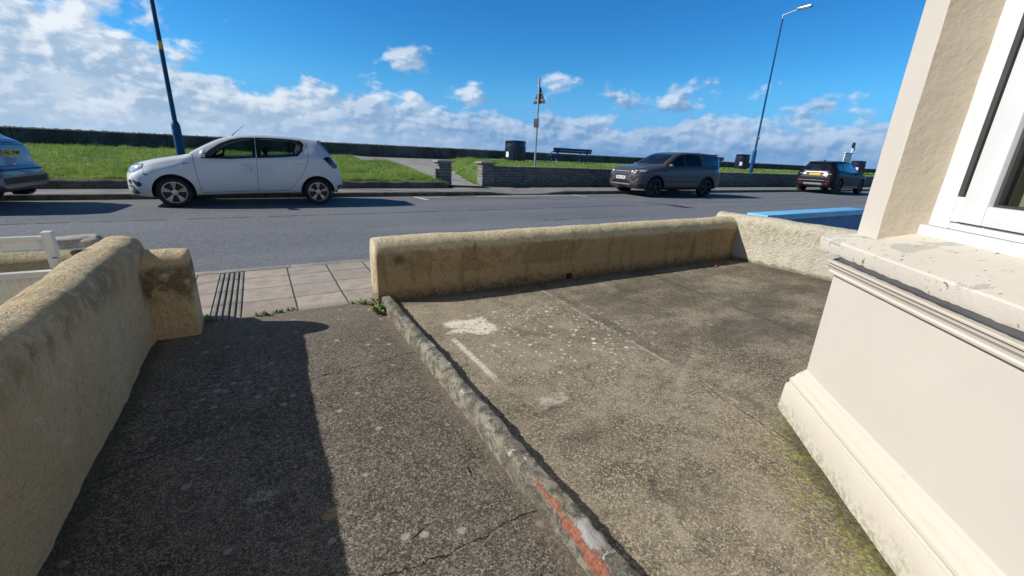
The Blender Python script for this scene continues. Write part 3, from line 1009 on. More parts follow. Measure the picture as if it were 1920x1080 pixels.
# grass blades
rng = np.random.default_rng(5)
V, F = [], []


def blades(x0, x1, y0, y1, n, hmin, hmax, wd):
    cnt = 0
    xs_ = rng.uniform(x0, x1, n)
    ys_ = rng.uniform(y0, y1, n)
    out = []
    for x_, y_ in zip(xs_, ys_):
        if on_path(x_, y_) or (x_ > 5.85 and y_ < 15.35):
            continue
        out.append((x_, y_, hland(x_, y_)))
    return out, (hmin, hmax, wd)


allv = []
nblade = 0
for (x0, x1, y0, y1, n, h0, h1, wd) in ((-7, 6, 14.25, 16.5, 15000, .04, .11, .012), (-9, 6.5, 16.5, 24, 26000, .04, .09, .016), (7.1, 9.6, 15.1, 21.4, 5500, .04, .09, .013),
                                        (9.6, 24, 15.3, 19.5, 9000, .03, .07, .02), (24, 60, 15.3, 20, 6000, .03, .07, .04), (-7, 5.7, 14.22, 14.34, 1600, .05, .13, .012)):
    pts, _ = blades(x0, x1, y0, y1, n, h0, h1, wd)
    p = np.array(pts)
    k = len(p)
    for rep in range(3):
        th = rng.uniform(0, 2 * np.pi, k)
        off = rng.normal(0, .02, (k, 2))
        clump = np.array([noise.noise((q[0] * 3.1, q[1] * 3.1, 7.7)) + .6 * noise.noise((q[0] * 8.3, q[1] * 8.3, 1.7)) for q in pts])
        h = rng.uniform(h0, h1, k) * (1.0 + .5 * rng.random(k) ** 4) * np.clip(.95 + 1.3 * clump, .35, 1.9)
        lean = rng.normal(0, .45, (k, 2)) * h[:, None]
        base = p.copy()
        base[:, :2] += off
        base[:, 2] -= .01
        dxy = np.stack([np.cos(th), np.sin(th)], 1) * wd * .5
        a = base.copy(); a[:, :2] -= dxy
        bq = base.copy(); bq[:, :2] += dxy
        t = base.copy(); t[:, :2] += lean; t[:, 2] += h
        allv.append(np.stack([a, bq, t], 1).reshape(-1, 3))
verts = np.concatenate(allv).astype(np.float32)
nt_ = len(verts) // 3
me = bpy.data.meshes.new('grass')
me.vertices.add(len(verts))
me.vertices.foreach_set('co', verts.ravel())
me.loops.add(len(verts))
me.loops.foreach_set('vertex_index', np.arange(len(verts), dtype=np.int32))
me.polygons.add(nt_)
me.polygons.foreach_set('loop_start', np.arange(0, len(verts), 3, dtype=np.int32))
me.polygons.foreach_set('loop_total', np.full(nt_, 3, dtype=np.int32))
me.update()
o = link('grass', me, M_['grass_blade'])
tag(o, 'short green grass on the lawn between the pavement and the sea wall', 'grass', kind='stuff')


# ------------------------------------------------------------------ rendered garden walls
def wall_mesh(name, p0, p1, t, h, mat, z0=-.08, dl=.03, cap=.5, amp=.004, flat_=.0, seed=0.0, end_round=.03, hole=None, h2=None):
    """a low rendered wall with a rounded top, slightly uneven like hand-trowelled render"""
    p0, p1 = Vector(p0), Vector(p1)
    L = (p1 - p0).length
    u = (p1 - p0).normalized()
    nn = Vector((-u.y, u.x))
    r = t / 2

    def prof(hh, sc):
        rr = r * sc
        pts = []
        hs_ = hh - t * cap
        nside = max(3, int((h - t * cap - z0) / .035))
        for i in range(nside):
            pts.append((-rr, z0 + (hs_ - z0) * i / nside))
        for i in range(17):
            a = math.pi * i / 16
            ca, sa = math.cos(a), math.sin(a)
            ex_ = .96 if cap > .5 else .86
            pts.append((-rr * (abs(ca) ** ex_) * (1 if ca > 0 else -1), hs_ + (t * cap) * sa ** (ex_ + .02) - (1 - sc) * .05))
        for i in range(nside):
            pts.append((rr, hs_ + (z0 - hs_) * (i + 1) / nside))
        return pts
    n = max(4, int(L / dl))
    st = [(0.0, .80), (.006, .90), (.016, .965), (.03, 1.0)] + [(.03 + (L - .06) * i / n, 1.0) for i in range(1, n)] + [(L - .03, 1.0), (L - .016, .965), (L - .006, .90), (L, .80)]
    vs, fs = [], []
    m = None
    for s, sc in st:
        hh = h + ((h2 if h2 is not None else h) - h) * s / L
        pr_ = prof(hh, 1 - (1 - sc) * end_round / .03 * .35)
        m = len(pr_)
        for q, z in pr_:
            c = Vector((p0.x + u.x * s + nn.x * q, p0.y + u.y * s + nn.y * q, z))
            d = noise.noise(c * 2.1 + Vector((seed, 0, 0))) * amp * 2.2 + noise.noise(c * 9 + Vector((0, seed, 0))) * amp + noise.noise(c * 31) * amp * .45
            side = Vector((nn.x * (1 if q > 0 else -1), nn.y * (1 if q > 0 else -1), 0)) * min(1, abs(q) / r)
            upz = max(0, (z - (hh - t * cap)) / (t * cap))
            c += side * d + Vector((0, 0, 1)) * d * upz
            vs.append(c)
    for i in range(len(st) - 1):
        for k in range(m - 1):
            fs.append((i * m + k, i * m + k + 1, (i + 1) * m + k + 1, (i + 1) * m + k))
    for base, rev in ((0, False), ((len(st) - 1) * m, True)):
        cidx = len(vs)
        cc_ = Vector((0, 0, 0))
        for k in range(m):
            cc_ += Vector(vs[base + k])
        vs.append(cc_ / m)
        for k in range(m - 1):
            fs.append((base + k, base + k + 1, cidx) if rev else (base + k + 1, base + k, cidx))
        fs.append((base + m - 1, base, cidx) if rev else (base, base + m - 1, cidx))
    me = bpy.data.meshes.new(name)
    me.from_pydata(vs, [], fs)
    bm = bmesh.new()
    bm.from_mesh(me)
    bmesh.ops.recalc_face_normals(bm, faces=bm.faces[:])
    bm.to_mesh(me)
    bm.free()
    shade(me, 50)
    return me


t_ = thing('left_garden_wall', 'stained ochre rendered wall with rounded top along the left of the path', 'garden wall', (-.83, 1.5, 0))
t_.name = 'garden_wall'


def under(o, root):
    o.parent = root
    bpy.context.view_layer.update()
    o.matrix_parent_inverse = root.matrix_world.inverted()
    return o


o = link('long_wall', wall_mesh('long_wall', (-.862, -.6), (-.834, 3.62), .25, .640, M_['left_wall_render'], dl=.025, cap=.42, amp=.007, seed=2, end_round=.05, h2=.665), M_['left_wall_render'])
under(o, t_)
o = link('gate_stub', wall_mesh('gate_stub', (-.76, 3.475), (-.468, 3.475), .27, .575, M_['left_wall_render'], dl=.025, cap=.60, amp=.005, seed=7, end_round=.03), M_['left_wall_render'])
under(o, t_)

t_ = thing('garden_wall', 'long ochre rendered wall with rounded top between the yard and the pavement', 'garden wall', (3.1, 3.45, 0))
o = link('wall_body', wall_mesh('wall_body', (.745, 3.482), (5.5, 3.385), .27, .575, M_['front_wall_render'], dl=.03, cap=.66, amp=.004, seed=11, end_round=.03, h2=.60), M_['front_wall_render'])
under(o, t_)
mb = MB()
mb.rbox(2.66, 2.725, 3.295, 3.36, .055, .115, .006)
o = mb.build('drain_hole', M_['bin_dark'])
under(o, t_)

t_ = tag(link('garden_wall', wall_mesh('garden_wall', (5.57, 3.60), (5.66, -.6), .25, .64, M_['right_wall_render'], dl=.035, cap=.40, amp=.006, seed=19, end_round=.05), M_['right_wall_render']),
         'cream rendered dividing wall at the right end of the yard, running to the bay', 'garden wall')

# blue wall of the next house
t_ = thing('blue_wall', 'low blue painted wall with pale blue flat coping beyond the yard on the right', 'garden wall', (8, 3.55, 0))
mb = MB()
mb.rbox(6.42, 9.65, 3.42, 3.66, -.05, .49, .008)
under(mb.build('wall_body', M_['blue_paint_shaded']), t_)
mb = MB()
mb.rbox(6.37, 9.70, 3.38, 3.70, .49, .58, .012)
under(mb.build('coping', M_['blue_paint_sunlit']), t_)
mb = MB()
mb.box(6.36, 6.417, 3.40, 3.68, -.05, .488)
under(mb.build('end_face', M_['blue_paint_sunlit']), t_)  # thin slab that carries the sunlit blue on the wall end

# neighbour's front wall and its loose coping stone
t_ = tag(link('garden_wall', wall_mesh('garden_wall', (-6, 3.83), (-.985, 3.83), .24, .54, M_['neighbour_wall_render'], dl=.06, cap=.40, amp=.006, seed=29), M_['neighbour_wall_render']),
         'weathered rendered wall of the neighbour behind the white gate at far left', 'garden wall')


def rock(name, c, sz, seed, mat, n=2, rough_=.25):
    bm = bmesh.new()
    bmesh.ops.create_icosphere(bm, subdivisions=n, radius=1)
    for v in bm.verts:
        d = 1 + noise.noise(v.co * 1.6 + Vector((seed, 0, 0))) * rough_ + noise.noise(v.co * 4 + Vector((seed, 3, 0))) * rough_ * .4
        q = v.co * d
        q = Vector([math.copysign(abs(a) ** .7, a) for a in q])
        v.co = Vector((q.x * sz[0], q.y * sz[1], q.z * sz[2])) + Vector(c)
    me = bpy.data.meshes.new(name)
    bm.to_mesh(me)
    bm.free()
    shade(me, 30)
    return link(name, me, mat)


o = rock('coping_stone', (-1.09, 3.80, .60), (.135, .11, .035), 3.0, M_['loose_stone'], 4, .30)
tag(o, 'loose grey coping stone lying on the neighbour wall beside the white gate', 'stone')

# white gate
t_ = thing('white_gate', 'white gate with open top frame and ribbed lower panel behind the left wall', 'gate', (-1.6, 3.2, 0))
mb = MB()
mb.rbox(-1.044, -1.004, 3.185, 3.24, 0, .765, .004)
under(mb.build('gate_post', M_['gate_white']), t_)
mb = MB()
mb.rbox(-2.25, -1.045, 3.195, 3.23, .722, .742, .003)
mb.box(-2.25, -1.045, 3.205, 3.22, .672, .7215)
mb.rbox(-2.25, -1.045, 3.19, 3.235, .515, .55, .004)
mb.rbox(-2.25, -1.045, 3.19, 3.235, .02, .06, .004)
mb.rbox(-2.33, -2.251, 3.19, 3.235, 0, .775, .004)
under(mb.build('frame', M_['gate_white']), t_)
mb = MB()
vs, fs = [], []
nw = 200
for i in range(nw + 1):
    x = -2.25 + 1.197 * i / nw
    ph = (x * 2 * math.pi / .043)
    y = 3.205 - .009 * max(-.5, min(.8, math.sin(ph) * 1.4))
    vs += [(x, y, .0605), (x, y, .5145), (x, y + .006, .0605), (x, y + .006, .5145)]
for i in range(nw):
    a = i * 4
    fs += [(a, a + 1, a + 5, a + 4), (a + 2, a + 6, a + 7, a + 3), (a + 1, a + 3, a + 7, a + 5), (a, a + 4, a + 6, a + 2)]
mb.addv(vs, fs)
under(mb.build('ribbed_panel', M_['gate_ribbed'], ang=60), t_)
mb = MB()
mb.box(-1.025, -1.003, 3.181, 3.1845, .622, .626)
under(mb.build('latch_slot', M_['black_rubber']), t_)

# ------------------------------------------------------------------ divider kerb between path and yard
m, nt, b = new_mat('divider_brick_render')
P, X, Y, Z = pos(nt)
n1 = nt.noise(P, 3.5, 6, .65, .4)
n2 = nt.noise(P, 18, 6, .7, .4)
n3 = nt.noise(P, 90, 4, .75)
c = nt.mix(nt.step(n1, .35, .65), (0.13, 0.115, 0.085), (0.30, 0.27, 0.21))
c = nt.mix(nt.mul(nt.step(n2, .44, .58), .8), c, (0.055, 0.055, 0.038))
c = nt.mix(nt.mul(nt.step(n3, .52, .68), .6), c, (0.40, 0.38, 0.33))
wh = nt.mul(nt.step(nt.noise(P, 24, 6, .75, .8), .585, .64), nt.mul(nt.step(Z, .075, .095), nt.step(nt.noise(P, 2.3, 3, .5), .48, .58)))
c = nt.mix(nt.mul(wh, .9), c, (.62, .61, .57))
patch = nt.mul(nt.band(nt.add(Y, nt.mul(nt.sub(n2, .5), .1)), .70, .82, .02), nt.step(Z, .08, .095))
c = nt.mix(nt.mul(patch, .7), c, (.45, .44, .42))
# exposed red brick where the render has fallen off the face
zz = nt.add(Z, nt.mul(nt.sub(n2, .5), .05))
mask = None
for (ya, yb, za, zb) in ((.50, .74, .03, .092), (.74, .86, .055, .093), (.86, 1.04, .078, .096), (1.95, 1.98, .085, .10), (2.86, 2.92, .05, .085)):
    q = nt.mul(nt.band(nt.add(Y, nt.mul(nt.sub(n2, .5), .04)), ya, yb, .008), nt.band(zz, za, zb, .005))
    mask = q if mask is None else nt.m('MAXIMUM', mask, q)
mask = nt.mul(mask, nt.step(X, .84, .80))
c = nt.mix(nt.mul(mask, .95), c, nt.mix(nt.step(n3, .4, .6), (0.20, 0.070, 0.042), (0.36, 0.135, 0.080)))
nt.put(b.inputs['Base Color'], c)
b.inputs['Roughness'].default_value = .92
nt.put(b.inputs['Normal'], nt.bump(nt.sub(nt.add(n3, nt.mul(n2, 1.5)), nt.mul(mask, 1.0)), .9, .007))

ys = steps(-.6, 3.36, .012)
vs, fs = [], []
NP = 22
for y in ys:
    taper = sstep(y, 3.37, 3.30) if False else 1.0
    xl = .762 + .012 * noise.noise((0, y * 2.5, 4)) + .006 * noise.noise((0, y * 9, 4))
    xr_ = .848 + .010 * noise.noise((5, y * 3, 4)) + .006 * noise.noise((5, y * 11, 4))
    h = .104 + .010 * noise.noise((9, y * 2.0, 4)) + .006 * noise.noise((9, y * 8, 4))
    # the render shell steps out past a break
    if 1.05 < y < 1.6:
        xl -= .012 * sstep(y, 1.05, 1.07) * (1 - sstep(y, 1.35, 1.6))
    for k in range(NP):
        a = k / (NP - 1)
        th = math.pi * a
        q = -math.cos(th)
        px = (xl + xr_) / 2 + (xr_ - xl) / 2 * math.copysign(abs(q) ** .45, q)
        pz = -.03 + (h + .03) * (math.sin(th) ** .42 if 0 < k < NP - 1 else 0)
        c3 = Vector((px, y, pz))
        px += .006 * noise.noise(c3 * 22) + .005 * noise.noise(c3 * 55)
        pz += (.006 * noise.noise(c3 * 24 + Vector((7, 0, 0))) + .005 * noise.noise(c3 * 60)) * (1 if pz > 0 else 0)
        vs.append((px, y, pz))
for i in range(len(ys) - 1):
    for k in range(NP - 1):
        fs.append((i * NP + k, (i + 1) * NP + k, (i + 1) * NP + k + 1, i * NP + k + 1))
fs.append(tuple(range(NP)))
fs.append(tuple((len(ys) - 1) * NP + k for k in range(NP))[::-1])
me = bpy.data.meshes.new('divider_kerb')
me.from_pydata(vs, [], fs)
bm = bmesh.new(); bm.from_mesh(me); bmesh.ops.recalc_face_normals(bm, faces=bm.faces[:]); bm.to_mesh(me); bm.free()
shade(me, 45)
tag(link('divider_kerb', me, M_['divider_brick_render']), 'crumbling rendered brick kerb with bare red brick patches dividing the path from the yard', 'kerb edging')

# ------------------------------------------------------------------ house with the bay window
K = .96


def hz(z):
    return 1.27 - (1.27 - z) * K


C0 = Vector((2.266, .845))
Dv = Vector((-.67, -.742)).normalized()
Nv = Vector((Dv.y, -Dv.x)) * 1.0
if Nv.x > 0:
    Nv = -Nv
house = thing('house', 'cream rendered house with a canted bay window at the right of the yard', 'house', (3.2, -.5, 0))
PL = [C0 + Dv * 1.95, C0, C0 + Vector((1.75, 0)), C0 + Vector((1.75, 0)) + Vector((-Dv.x, Dv.y)) * 1.95]


def offset_poly(off):
    """offset the bay outline outwards with mitred corners"""
    pts = []
    segs = []
    for i in range(3):
        d = (PL[i + 1] - PL[i]).normalized()
        n = Vector((-d.y, d.x))
        mid = (PL[i] + PL[i + 1]) / 2
        if (mid + n * .1 - Vector((3.1, -.5))).length < (mid - Vector((3.1, -.5))).length:
            n = -n
        segs.append((PL[i] + n * off, d))
    pts.append(segs[0][0])
    for i in range(2):
        (p, d), (q, e) = segs[i], segs[i + 1]
        den = d.x * e.y - d.y * e.x
        t = ((q.x - p.x) * e.y - (q.y - p.y) * e.x) / den
        pts.append(p + d * t)
    pts.append(segs[2][0] + segs[2][1] * (PL[3] - PL[2]).length)
    return pts


def sweep(prof, name, mat, parent=house, sub=30, amp=0.0, ang=25, nseg=None, jag=None):
    rows = []
    for off, z in prof:
        op = offset_poly(off)
        row = []
        for i in range(3):
            for k in range(sub):
                row.append((op[i].lerp(op[i + 1], k / sub), z, off))
        row.append((op[3], z, off))
        rows.append(row)
    m = len(rows[0])
    vs, fs = [], []
    for ri, row in enumerate(rows):
        for p, z, off in row:
            c = Vector((p.x, p.y, z))
            d = noise.noise(c * 6) * amp + noise.noise(c * 25) * amp * .6
            dzj = 0
            if jag and jag[0] <= ri <= jag[1]:
                dzj = (noise.noise(c * 40) + noise.noise(c * 90)) * .0035
            vs.append((c.x - d * .7, c.y + d * .7, c.z + dzj))
    for i in range(len(rows) - 1):
        for k in range(m - 1):
            fs.append((i * m + k, i * m + k + 1, (i + 1) * m + k + 1, (i + 1) * m + k))
    mb = MB().addv(vs, fs)
    o = mb.build(name, mat, ang=ang)
    return under(o, parent)


s_ = K
sweep([(.067, -.02), (.069, hz(.02)), (.066, hz(.10)), (.064, hz(.150)), (.060, hz(.160)), (.052, hz(.163)), (.050, hz(.170)), (.054, hz(.180)), (.053, hz(.192)), (.044, hz(.200)),
       (.038, hz(.205)), (.034, hz(.222)), (.022, hz(.238)), (.012, hz(.245)), (.010, hz(.253)), (0, hz(.262))], 'plinth', M_['bay_plinth_paint'], amp=.003, sub=60)
sweep([(.0, hz(.255)), (.0, hz(.795))], 'bay_wall', M_['bay_paint'], amp=.0015, sub=40)
sweep([(.0, hz(.788)), (.022, hz(.789)), (.024, hz(.797)), (.018, hz(.803)), (.022, hz(.815)), (.032, hz(.824)), (.036, hz(.829)), (.036, hz(.832)), (.010, hz(.8325)), (.008, hz(.839)),
       (.034, hz(.8395)), (.035, hz(.846)), (.032, hz(.849)), (.0, hz(.850)), (-.004, hz(.90))], 'moulding', M_['bay_paint'], amp=.001, ang=20, sub=60)
SILL_Z = lambda n: hz(.957) + (.078 - n) * .25
sweep([(-.02, hz(.894)), (.064, hz(.894)), (.072, hz(.896)), (.077, hz(.912)), (.078, hz(.950)), (.073, hz(.957)), (.03, SILL_Z(.03)), (-.05, SILL_Z(-.05)), (-.12, SILL_Z(-.12)), (-.26, SILL_Z(-.26))],
      'window_sill', M_['bay_sill_paint'], amp=.0025, sub=110, jag=(0, 2))

# local frame of the canted face: s along the wall toward the house, n outwards
def bf(s, n, z):
    p = C0 + Dv * s + Nv * n
    return Vector((p.x, p.y, z))


PN = -.035        # pier face
WN = -.205        # window plane
HT = 3.0
corner2 = offset_poly(PN)[1]
s0 = (corner2 - (C0 + Nv * PN)).dot(Dv)
PW = .135
mb = MB()
# pier: outer corner, face edge, reveal depth, back
inner = offset_poly(WN - .06)[1]
a = bf(s0, PN, 0); bq = bf(s0 + PW, PN, 0)
cq = bf(s0 + PW + .0, WN - .03, 0)
front_r = C0 + Vector((.20, PN))
zb0 = hz(.93)
nz = 60
rows = []
for i in range(nz + 1):
    z = zb0 + (HT - zb0) * i / nz
    def dd_(p, k=.0012):
        q = Vector((p.x, p.y, z))
        return Vector((p.x, p.y, 0)) + Vector((noise.noise(q * 9), noise.noise(q * 9 + Vector((4, 4, 4))), 0)) * k
    row = [dd_(bf(s0 + .002, PN, 0)), dd_(bf(s0 + PW / 2, PN, 0)), dd_(bf(s0 + PW - .003, PN, 0)), dd_(bf(s0 + PW, PN - .003, 0), .002)]
    for k in range(1, 5):
        row.append(dd_(bf(s0 + PW + .004 * math.sin(k * 2 + z * 5) * .3, PN + (WN - .03 - PN) * k / 4, 0), .004))
    row += [Vector((inner.x, inner.y - .1, 0)), Vector((front_r.x, inner.y - .1, 0)), Vector((front_r.x, C0.y + PN, 0))]
    rows.append([(p.x, p.y, z) for p in row])
m_ = len(rows[0])
vs = [p for r in rows for p in r]
fs, mi = [], []
for i in range(nz):
    for k in range(m_):
        fs.append((i * m_ + k, i * m_ + (k + 1) % m_, (i + 1) * m_ + (k + 1) % m_, (i + 1) * m_ + k))
        mi.append(1 if 3 <= k <= 7 else 0)
mb.v = vs; mb.f = fs; mb.mi = mi
under(mb.build('corner_pier', [M_['bay_paint'], M_['bay_reveal_paint']], ang=30), house)
# the second front pier and far pier, lintel and wall above
mb = MB()
x0 = C0.x + 1.55
mb.rbox(x0, x0 + .2, .45, C0.y + PN, hz(.93), HT, .003)
under(mb.build('corner_pier', M_['bay_paint'], ang=30), house)
mb = MB()
mb.rbox(PL[3].x - .12, PL[3].x + .02, -.52, -.3, hz(.93), HT, .003)
under(mb.build('far_pier', M_['bay_paint'], ang=30), house)
mb = MB()
mb.prism([tuple(p) for p in offset_poly(.03)] + [(5.3, -.6), (1.0, -.6)], HT, 3.9)
under(mb.build('bay_upper_wall', M_['bay_paint']), house)
# jamb at the house side of the canted window
mb = MB()
Mloc = Matrix(((Dv.x, Nv.x, 0, C0.x), (Dv.y, Nv.y, 0, C0.y), (0, 0, 1, 0), (0, 0, 0, 1)))
mb.rbox(1.62, 2.0, -.24, PN, hz(.93), HT, .004, M=Mloc)
under(mb.build('house_side_jamb', M_['bay_paint']), house)

# canted window
W0 = s0 + PW
win = bpy.data.objects.new('window', None)
COL.objects.link(win)
win.parent = house
win.matrix_parent_inverse = Matrix.Translation((-3.2, .5, 0))


def lbox(mb, s0_, s1_, n0_, n1_, z0_, z1_, b_=.003):
    mb.rbox(s0_, s1_, n0_, n1_, z0_, z1_, b_, M=Mloc)


def wpart(mb, name, mat):
    o = mb.build(name, mat, ang=30)
    o.parent = win
    return o


WB = hz(1.035) - .03
mb = MB()
lbox(mb, W0 - .01, 1.63, WN - .07, WN + .028, WB, hz(1.062))           # bottom cill
lbox(mb, W0 - .01, W0 + .098, WN - .07, WN + .0, hz(1.062) + .001, HT)      # outer frame, far side
lbox(mb, 1.53, 1.63, WN - .07, WN, hz(1.062) + .001, HT)
lbox(mb, W0 + .0985, 1.5295, WN - .07, WN - .01, HT - .1, HT)
lbox(mb, W0 + .0985, 1.5295, WN - .07, WN - .004, hz(1.062) + .001, hz(1.09))
wpart(mb, 'frame', M_['window_white'])
mb = MB()
lbox(mb, W0 + .0985, W0 + .122, WN - .06, WN + .006, hz(1.19), HT - .101, .002)
lbox(mb, W0 + .1385, W0 + .1415, WN - .05, WN + .004, hz(1.0925), HT - .101, .0005)
lbox(mb, W0 + .0982, W0 + .0998, WN - .05, WN + .004, hz(1.0925), hz(1.188), .0003)
wpart(mb, 'seal', M_['window_seal'])
mb = MB()
lbox(mb, W0 + .100, W0 + .138, WN - .05, WN + .006, hz(1.0925), hz(1.188), .004)
wpart(mb, 'corner_block', M_['window_white'])
SX0, SX1 = W0 + .142, 1.525
mb = MB()
lbox(mb, SX0, SX0 + .105, WN - .05, WN + .012, hz(1.095), HT - .105, .006)
lbox(mb, SX1 - .105, SX1, WN - .05, WN + .012, hz(1.095), HT - .105, .006)
lbox(mb, SX0 + .1055, SX1 - .1055, WN - .05, WN + .012, hz(1.095), hz(1.165), .006)
lbox(mb, SX0 + .1055, SX1 - .1055, WN - .05, WN + .012, HT - .18, HT - .105, .006)
wpart(mb, 'sash', M_['window_white'])
mb = MB()
lbox(mb, SX0 + .1055, SX0 + .120, WN - .035, WN - .004, hz(1.1655), HT - .181, .001)
lbox(mb, SX0 + .1205, SX1 - .1065, WN - .035, WN - .004, hz(1.1655), hz(1.173), .001)
wpart(mb, 'gasket', M_['window_seal'])
mb = MB()
mb.box(SX0 + .12, SX1 - .105, WN - .026, WN - .020, hz(1.173), HT - .18, M=Mloc)
wpart(mb, 'pane', M_['house_glass'])
mb = MB()
vs, fs = [], []
nn_ = 120
for i in range(nn_ + 1):
    s = SX0 - .06 + (1.40) * i / nn_
    nvv = WN - .078 + .012 * math.sin(i * .62) + .006 * math.sin(i * 1.7)
    vs += [bf(s, nvv, hz(1.0)), bf(s, nvv, HT)]
for i in range(nn_):
    fs.append((2 * i, 2 * i + 1, 2 * i + 3, 2 * i + 2))
mb.addv(vs, fs)
cur = mb.build('curtain', M_['curtain'], ang=60)
cur.parent = win
# dark room behind the curtain and the front window of the bay
mb = MB()
mb.prism([tuple(p) for p in offset_poly(-.62)] + [(5.0, -.62), (1.3, -.62)], hz(1.0), HT - .02)
under(mb.build('room', M_['bin_dark']), house)
fwin = bpy.data.objects.new('window', None)
COL.objects.link(fwin)
fwin.parent = house
fwin.matrix_parent_inverse = Matrix.Translation((-3.2, .5, 0))
mb = MB()
fx0, fx1, fy = C0.x + .2, C0.x + 1.55, C0.y - .24
for (a_, b_, c_, d_) in ((fx0, fx1, hz(1.0), 1.12), (fx0, fx1, 2.9, HT), (fx0, fx0 + .09, 1.121, 2.899), (fx1 - .09, fx1, 1.121, 2.899)):
    mb.rbox(a_, b_, fy, fy + .07, c_, d_, .003)
o = mb.build('frame', M_['window_white']); o.parent = fwin
mb = MB()
mb.box(fx0 + .09, fx1 - .09, fy + .02, fy + .026, 1.12, 2.9)
o = mb.build('pane', M_['house_glass']); o.parent = fwin
# rest of the facade behind the camera
mb = MB()
mb.box(-.95, -.62, -.95, -.62, -.3, 6.4)
mb.box(.62, 5.7, -.95, -.62, -.3, 6.4)
mb.box(-.6195, .6195, -.95, -.62, 2.3, 6.4)
under(mb.build('facade_wall', M_['facade_cream']), house)
dr = MB()
dr.rbox(-.6, .6, -.90, -.84, -.02, 2.28, .005)
for a_, b_ in ((.15, .95), (1.1, 2.1)):
    dr.rbox(-.45, -.05, -.845, -.825, a_, b_, .006)
    dr.rbox(.05, .45, -.845, -.825, a_, b_, .006)
under(dr.build('front_door', M_['door_paint']), house)
mb = MB()
mb.prism([(-1.2, 6.38), (-1.2, 6.5), (-4.5, 9.4), (-4.5, 9.28)], -.95, 5.7, M=Matrix(((0, 0, 1, 0), (1, 0, 0, .6), (0, 1, 0, 0), (0, 0, 0, 1))))
under(mb.build('roof', M_['slate']), house)
for x0, x1, mt, lb in ((-7.5, -1.0, 'facade_white', 'white rendered terraced house left of the cream house'), (5.75, 12.3, 'facade_blue', 'pale blue rendered terraced house right of the cream house')):
    h_ = thing('house', lb, 'house', ((x0 + x1) / 2, -.8, 0))
    mb = MB()
    mb.box(x0, x1, -1.0, -.70, -.3, 6.3)
    under(mb.build('facade_wall', M_[mt]), h_)
    for wx in (x0 + 1.0, x0 + 4.2):
        for wz in (1.0, 3.9):
            mb = MB()
            mb.rbox(wx, wx + 1.3, -.70, -.66, wz, wz + 1.4, .01)
            fo = under(mb.build('window', M_['window_white']), h_)
            mb = MB()
            mb.box(wx + .08, wx + .62, -.659, -.655, wz + .08, wz + 1.32)
            mb.box(wx + .68, wx + 1.22, -.659, -.655, wz + .08, wz + 1.32)
            under(mb.build('pane', M_['car_glass_dark']), fo)
    mb = MB()
    mb.prism([(-1.2, 6.28), (-1.2, 6.4), (-4.5, 9.3), (-4.5, 9.18)], x0, x1, M=Matrix(((0, 0, 1, 0), (1, 0, 0, .6), (0, 1, 0, 0), (0, 0, 0, 1))))
    under(mb.build('roof', M_['slate']), h_)

# ------------------------------------------------------------------ far walls
mb = MB()
rng = random.Random(8)
vs, fs = [], []
xs = steps(-60, 130, .5)
for x in xs:
    j = .015 * noise.noise((x * 1.5, 0, 0))
    k = .02 * noise.noise((x * 3.1, 4, 0))
    for (y, z) in ((24.0, .3), (24.0 + k, 1.0), (24.0 + k, 1.43 + j), (24.06, 1.465 + j), (24.40, 1.47 + j), (24.45, 1.2), (24.45, -1.3)):
        vs.append((x, y, z))
for i in range(len(xs) - 1):
    for k in range(6):
        fs.append((i * 7 + k, i * 7 + k + 1, (i + 1) * 7 + k + 1, (i + 1) * 7 + k))
mb.addv(vs, fs)
tag(mb.build('sea_wall', M_['sea_wall_concrete']), 'long dark concrete sea wall closing off the lawn along the horizon', 'sea wall')
# shingle heaped behind it
vs, fs = [], []
rng = np.random.default_rng(3)
mb = MB()
ico = bmesh.new(); bmesh.ops.create_icosphere(ico, subdivisions=1, radius=1)
iv = [v.co.copy() for v in ico.verts]; ifc = [[v.index for v in f.verts] for f in ico.faces]; ico.free()
for i in range(1500):
    x = float(rng.uniform(-12, 50)); y = float(rng.uniform(24.5, 25.2)); s = float(rng.uniform(.018, .045))
    z = 1.475 + float(rng.uniform(-.02, .012))
    mb.addv([(x + v.x * s * 1.3, y + v.y * s, z + v.z * s * .7) for v in iv], ifc)
xs = steps(-60, 130, 1.0)
vs = [(x, y, 1.465 - max(0, y - 25.4) * .25 + .01 * noise.noise((x, y, 0))) for x in xs for y in (24.455, 24.9, 25.4, 30, 36)]
fs = [(i * 5 + j, (i + 1) * 5 + j, (i + 1) * 5 + j + 1, i * 5 + j + 1) for i in range(len(xs) - 1) for j in range(4)]
mb.addv(vs, fs)
tag(mb.build('shingle', M_['pebble']), 'pale beach shingle heaped behind the dark sea wall', 'shingle', kind='stuff')

# low retaining wall on the left
vs, fs = [], []
xs = steps(-40, 5.75, .07)
mb = MB()
for x in xs:
    a_ = .02 * noise.noise((x * 2.3, 0, 0)) + .012 * noise.noise((x * 8, 0, 0))
    b_ = .02 * noise.noise((x * 2.0, 7, 0))
    e = math.sqrt(max(0, 1 - max(0, (x - 5.45) / .31) ** 2))
    for (y, z) in ((13.98 + a_, .0), (13.98 + a_ * .5, .14), (14.0 + a_, .225 + b_), (14.05, .262 + b_), (14.22, .27 + b_), (14.32, .24), (14.32, 0)):
        vs.append((x, 14.18 + (y - 14.18) * (e * .85 + .15), z * (.3 + .7 * e)))
for i in range(len(xs) - 1):
    for k in range(6):
        fs.append((i * 7 + k, i * 7 + k + 1, (i + 1) * 7 + k + 1, (i + 1) * 7 + k))
fs.append(tuple((len(xs) - 1) * 7 + k for k in range(7)))
mb.addv(vs, fs)
tag(mb.build('retaining_wall', M_['retaining_wall_stone'], ang=50), 'low dark edging wall holding the grass beside the far pavement, behind the white car', 'low wall')


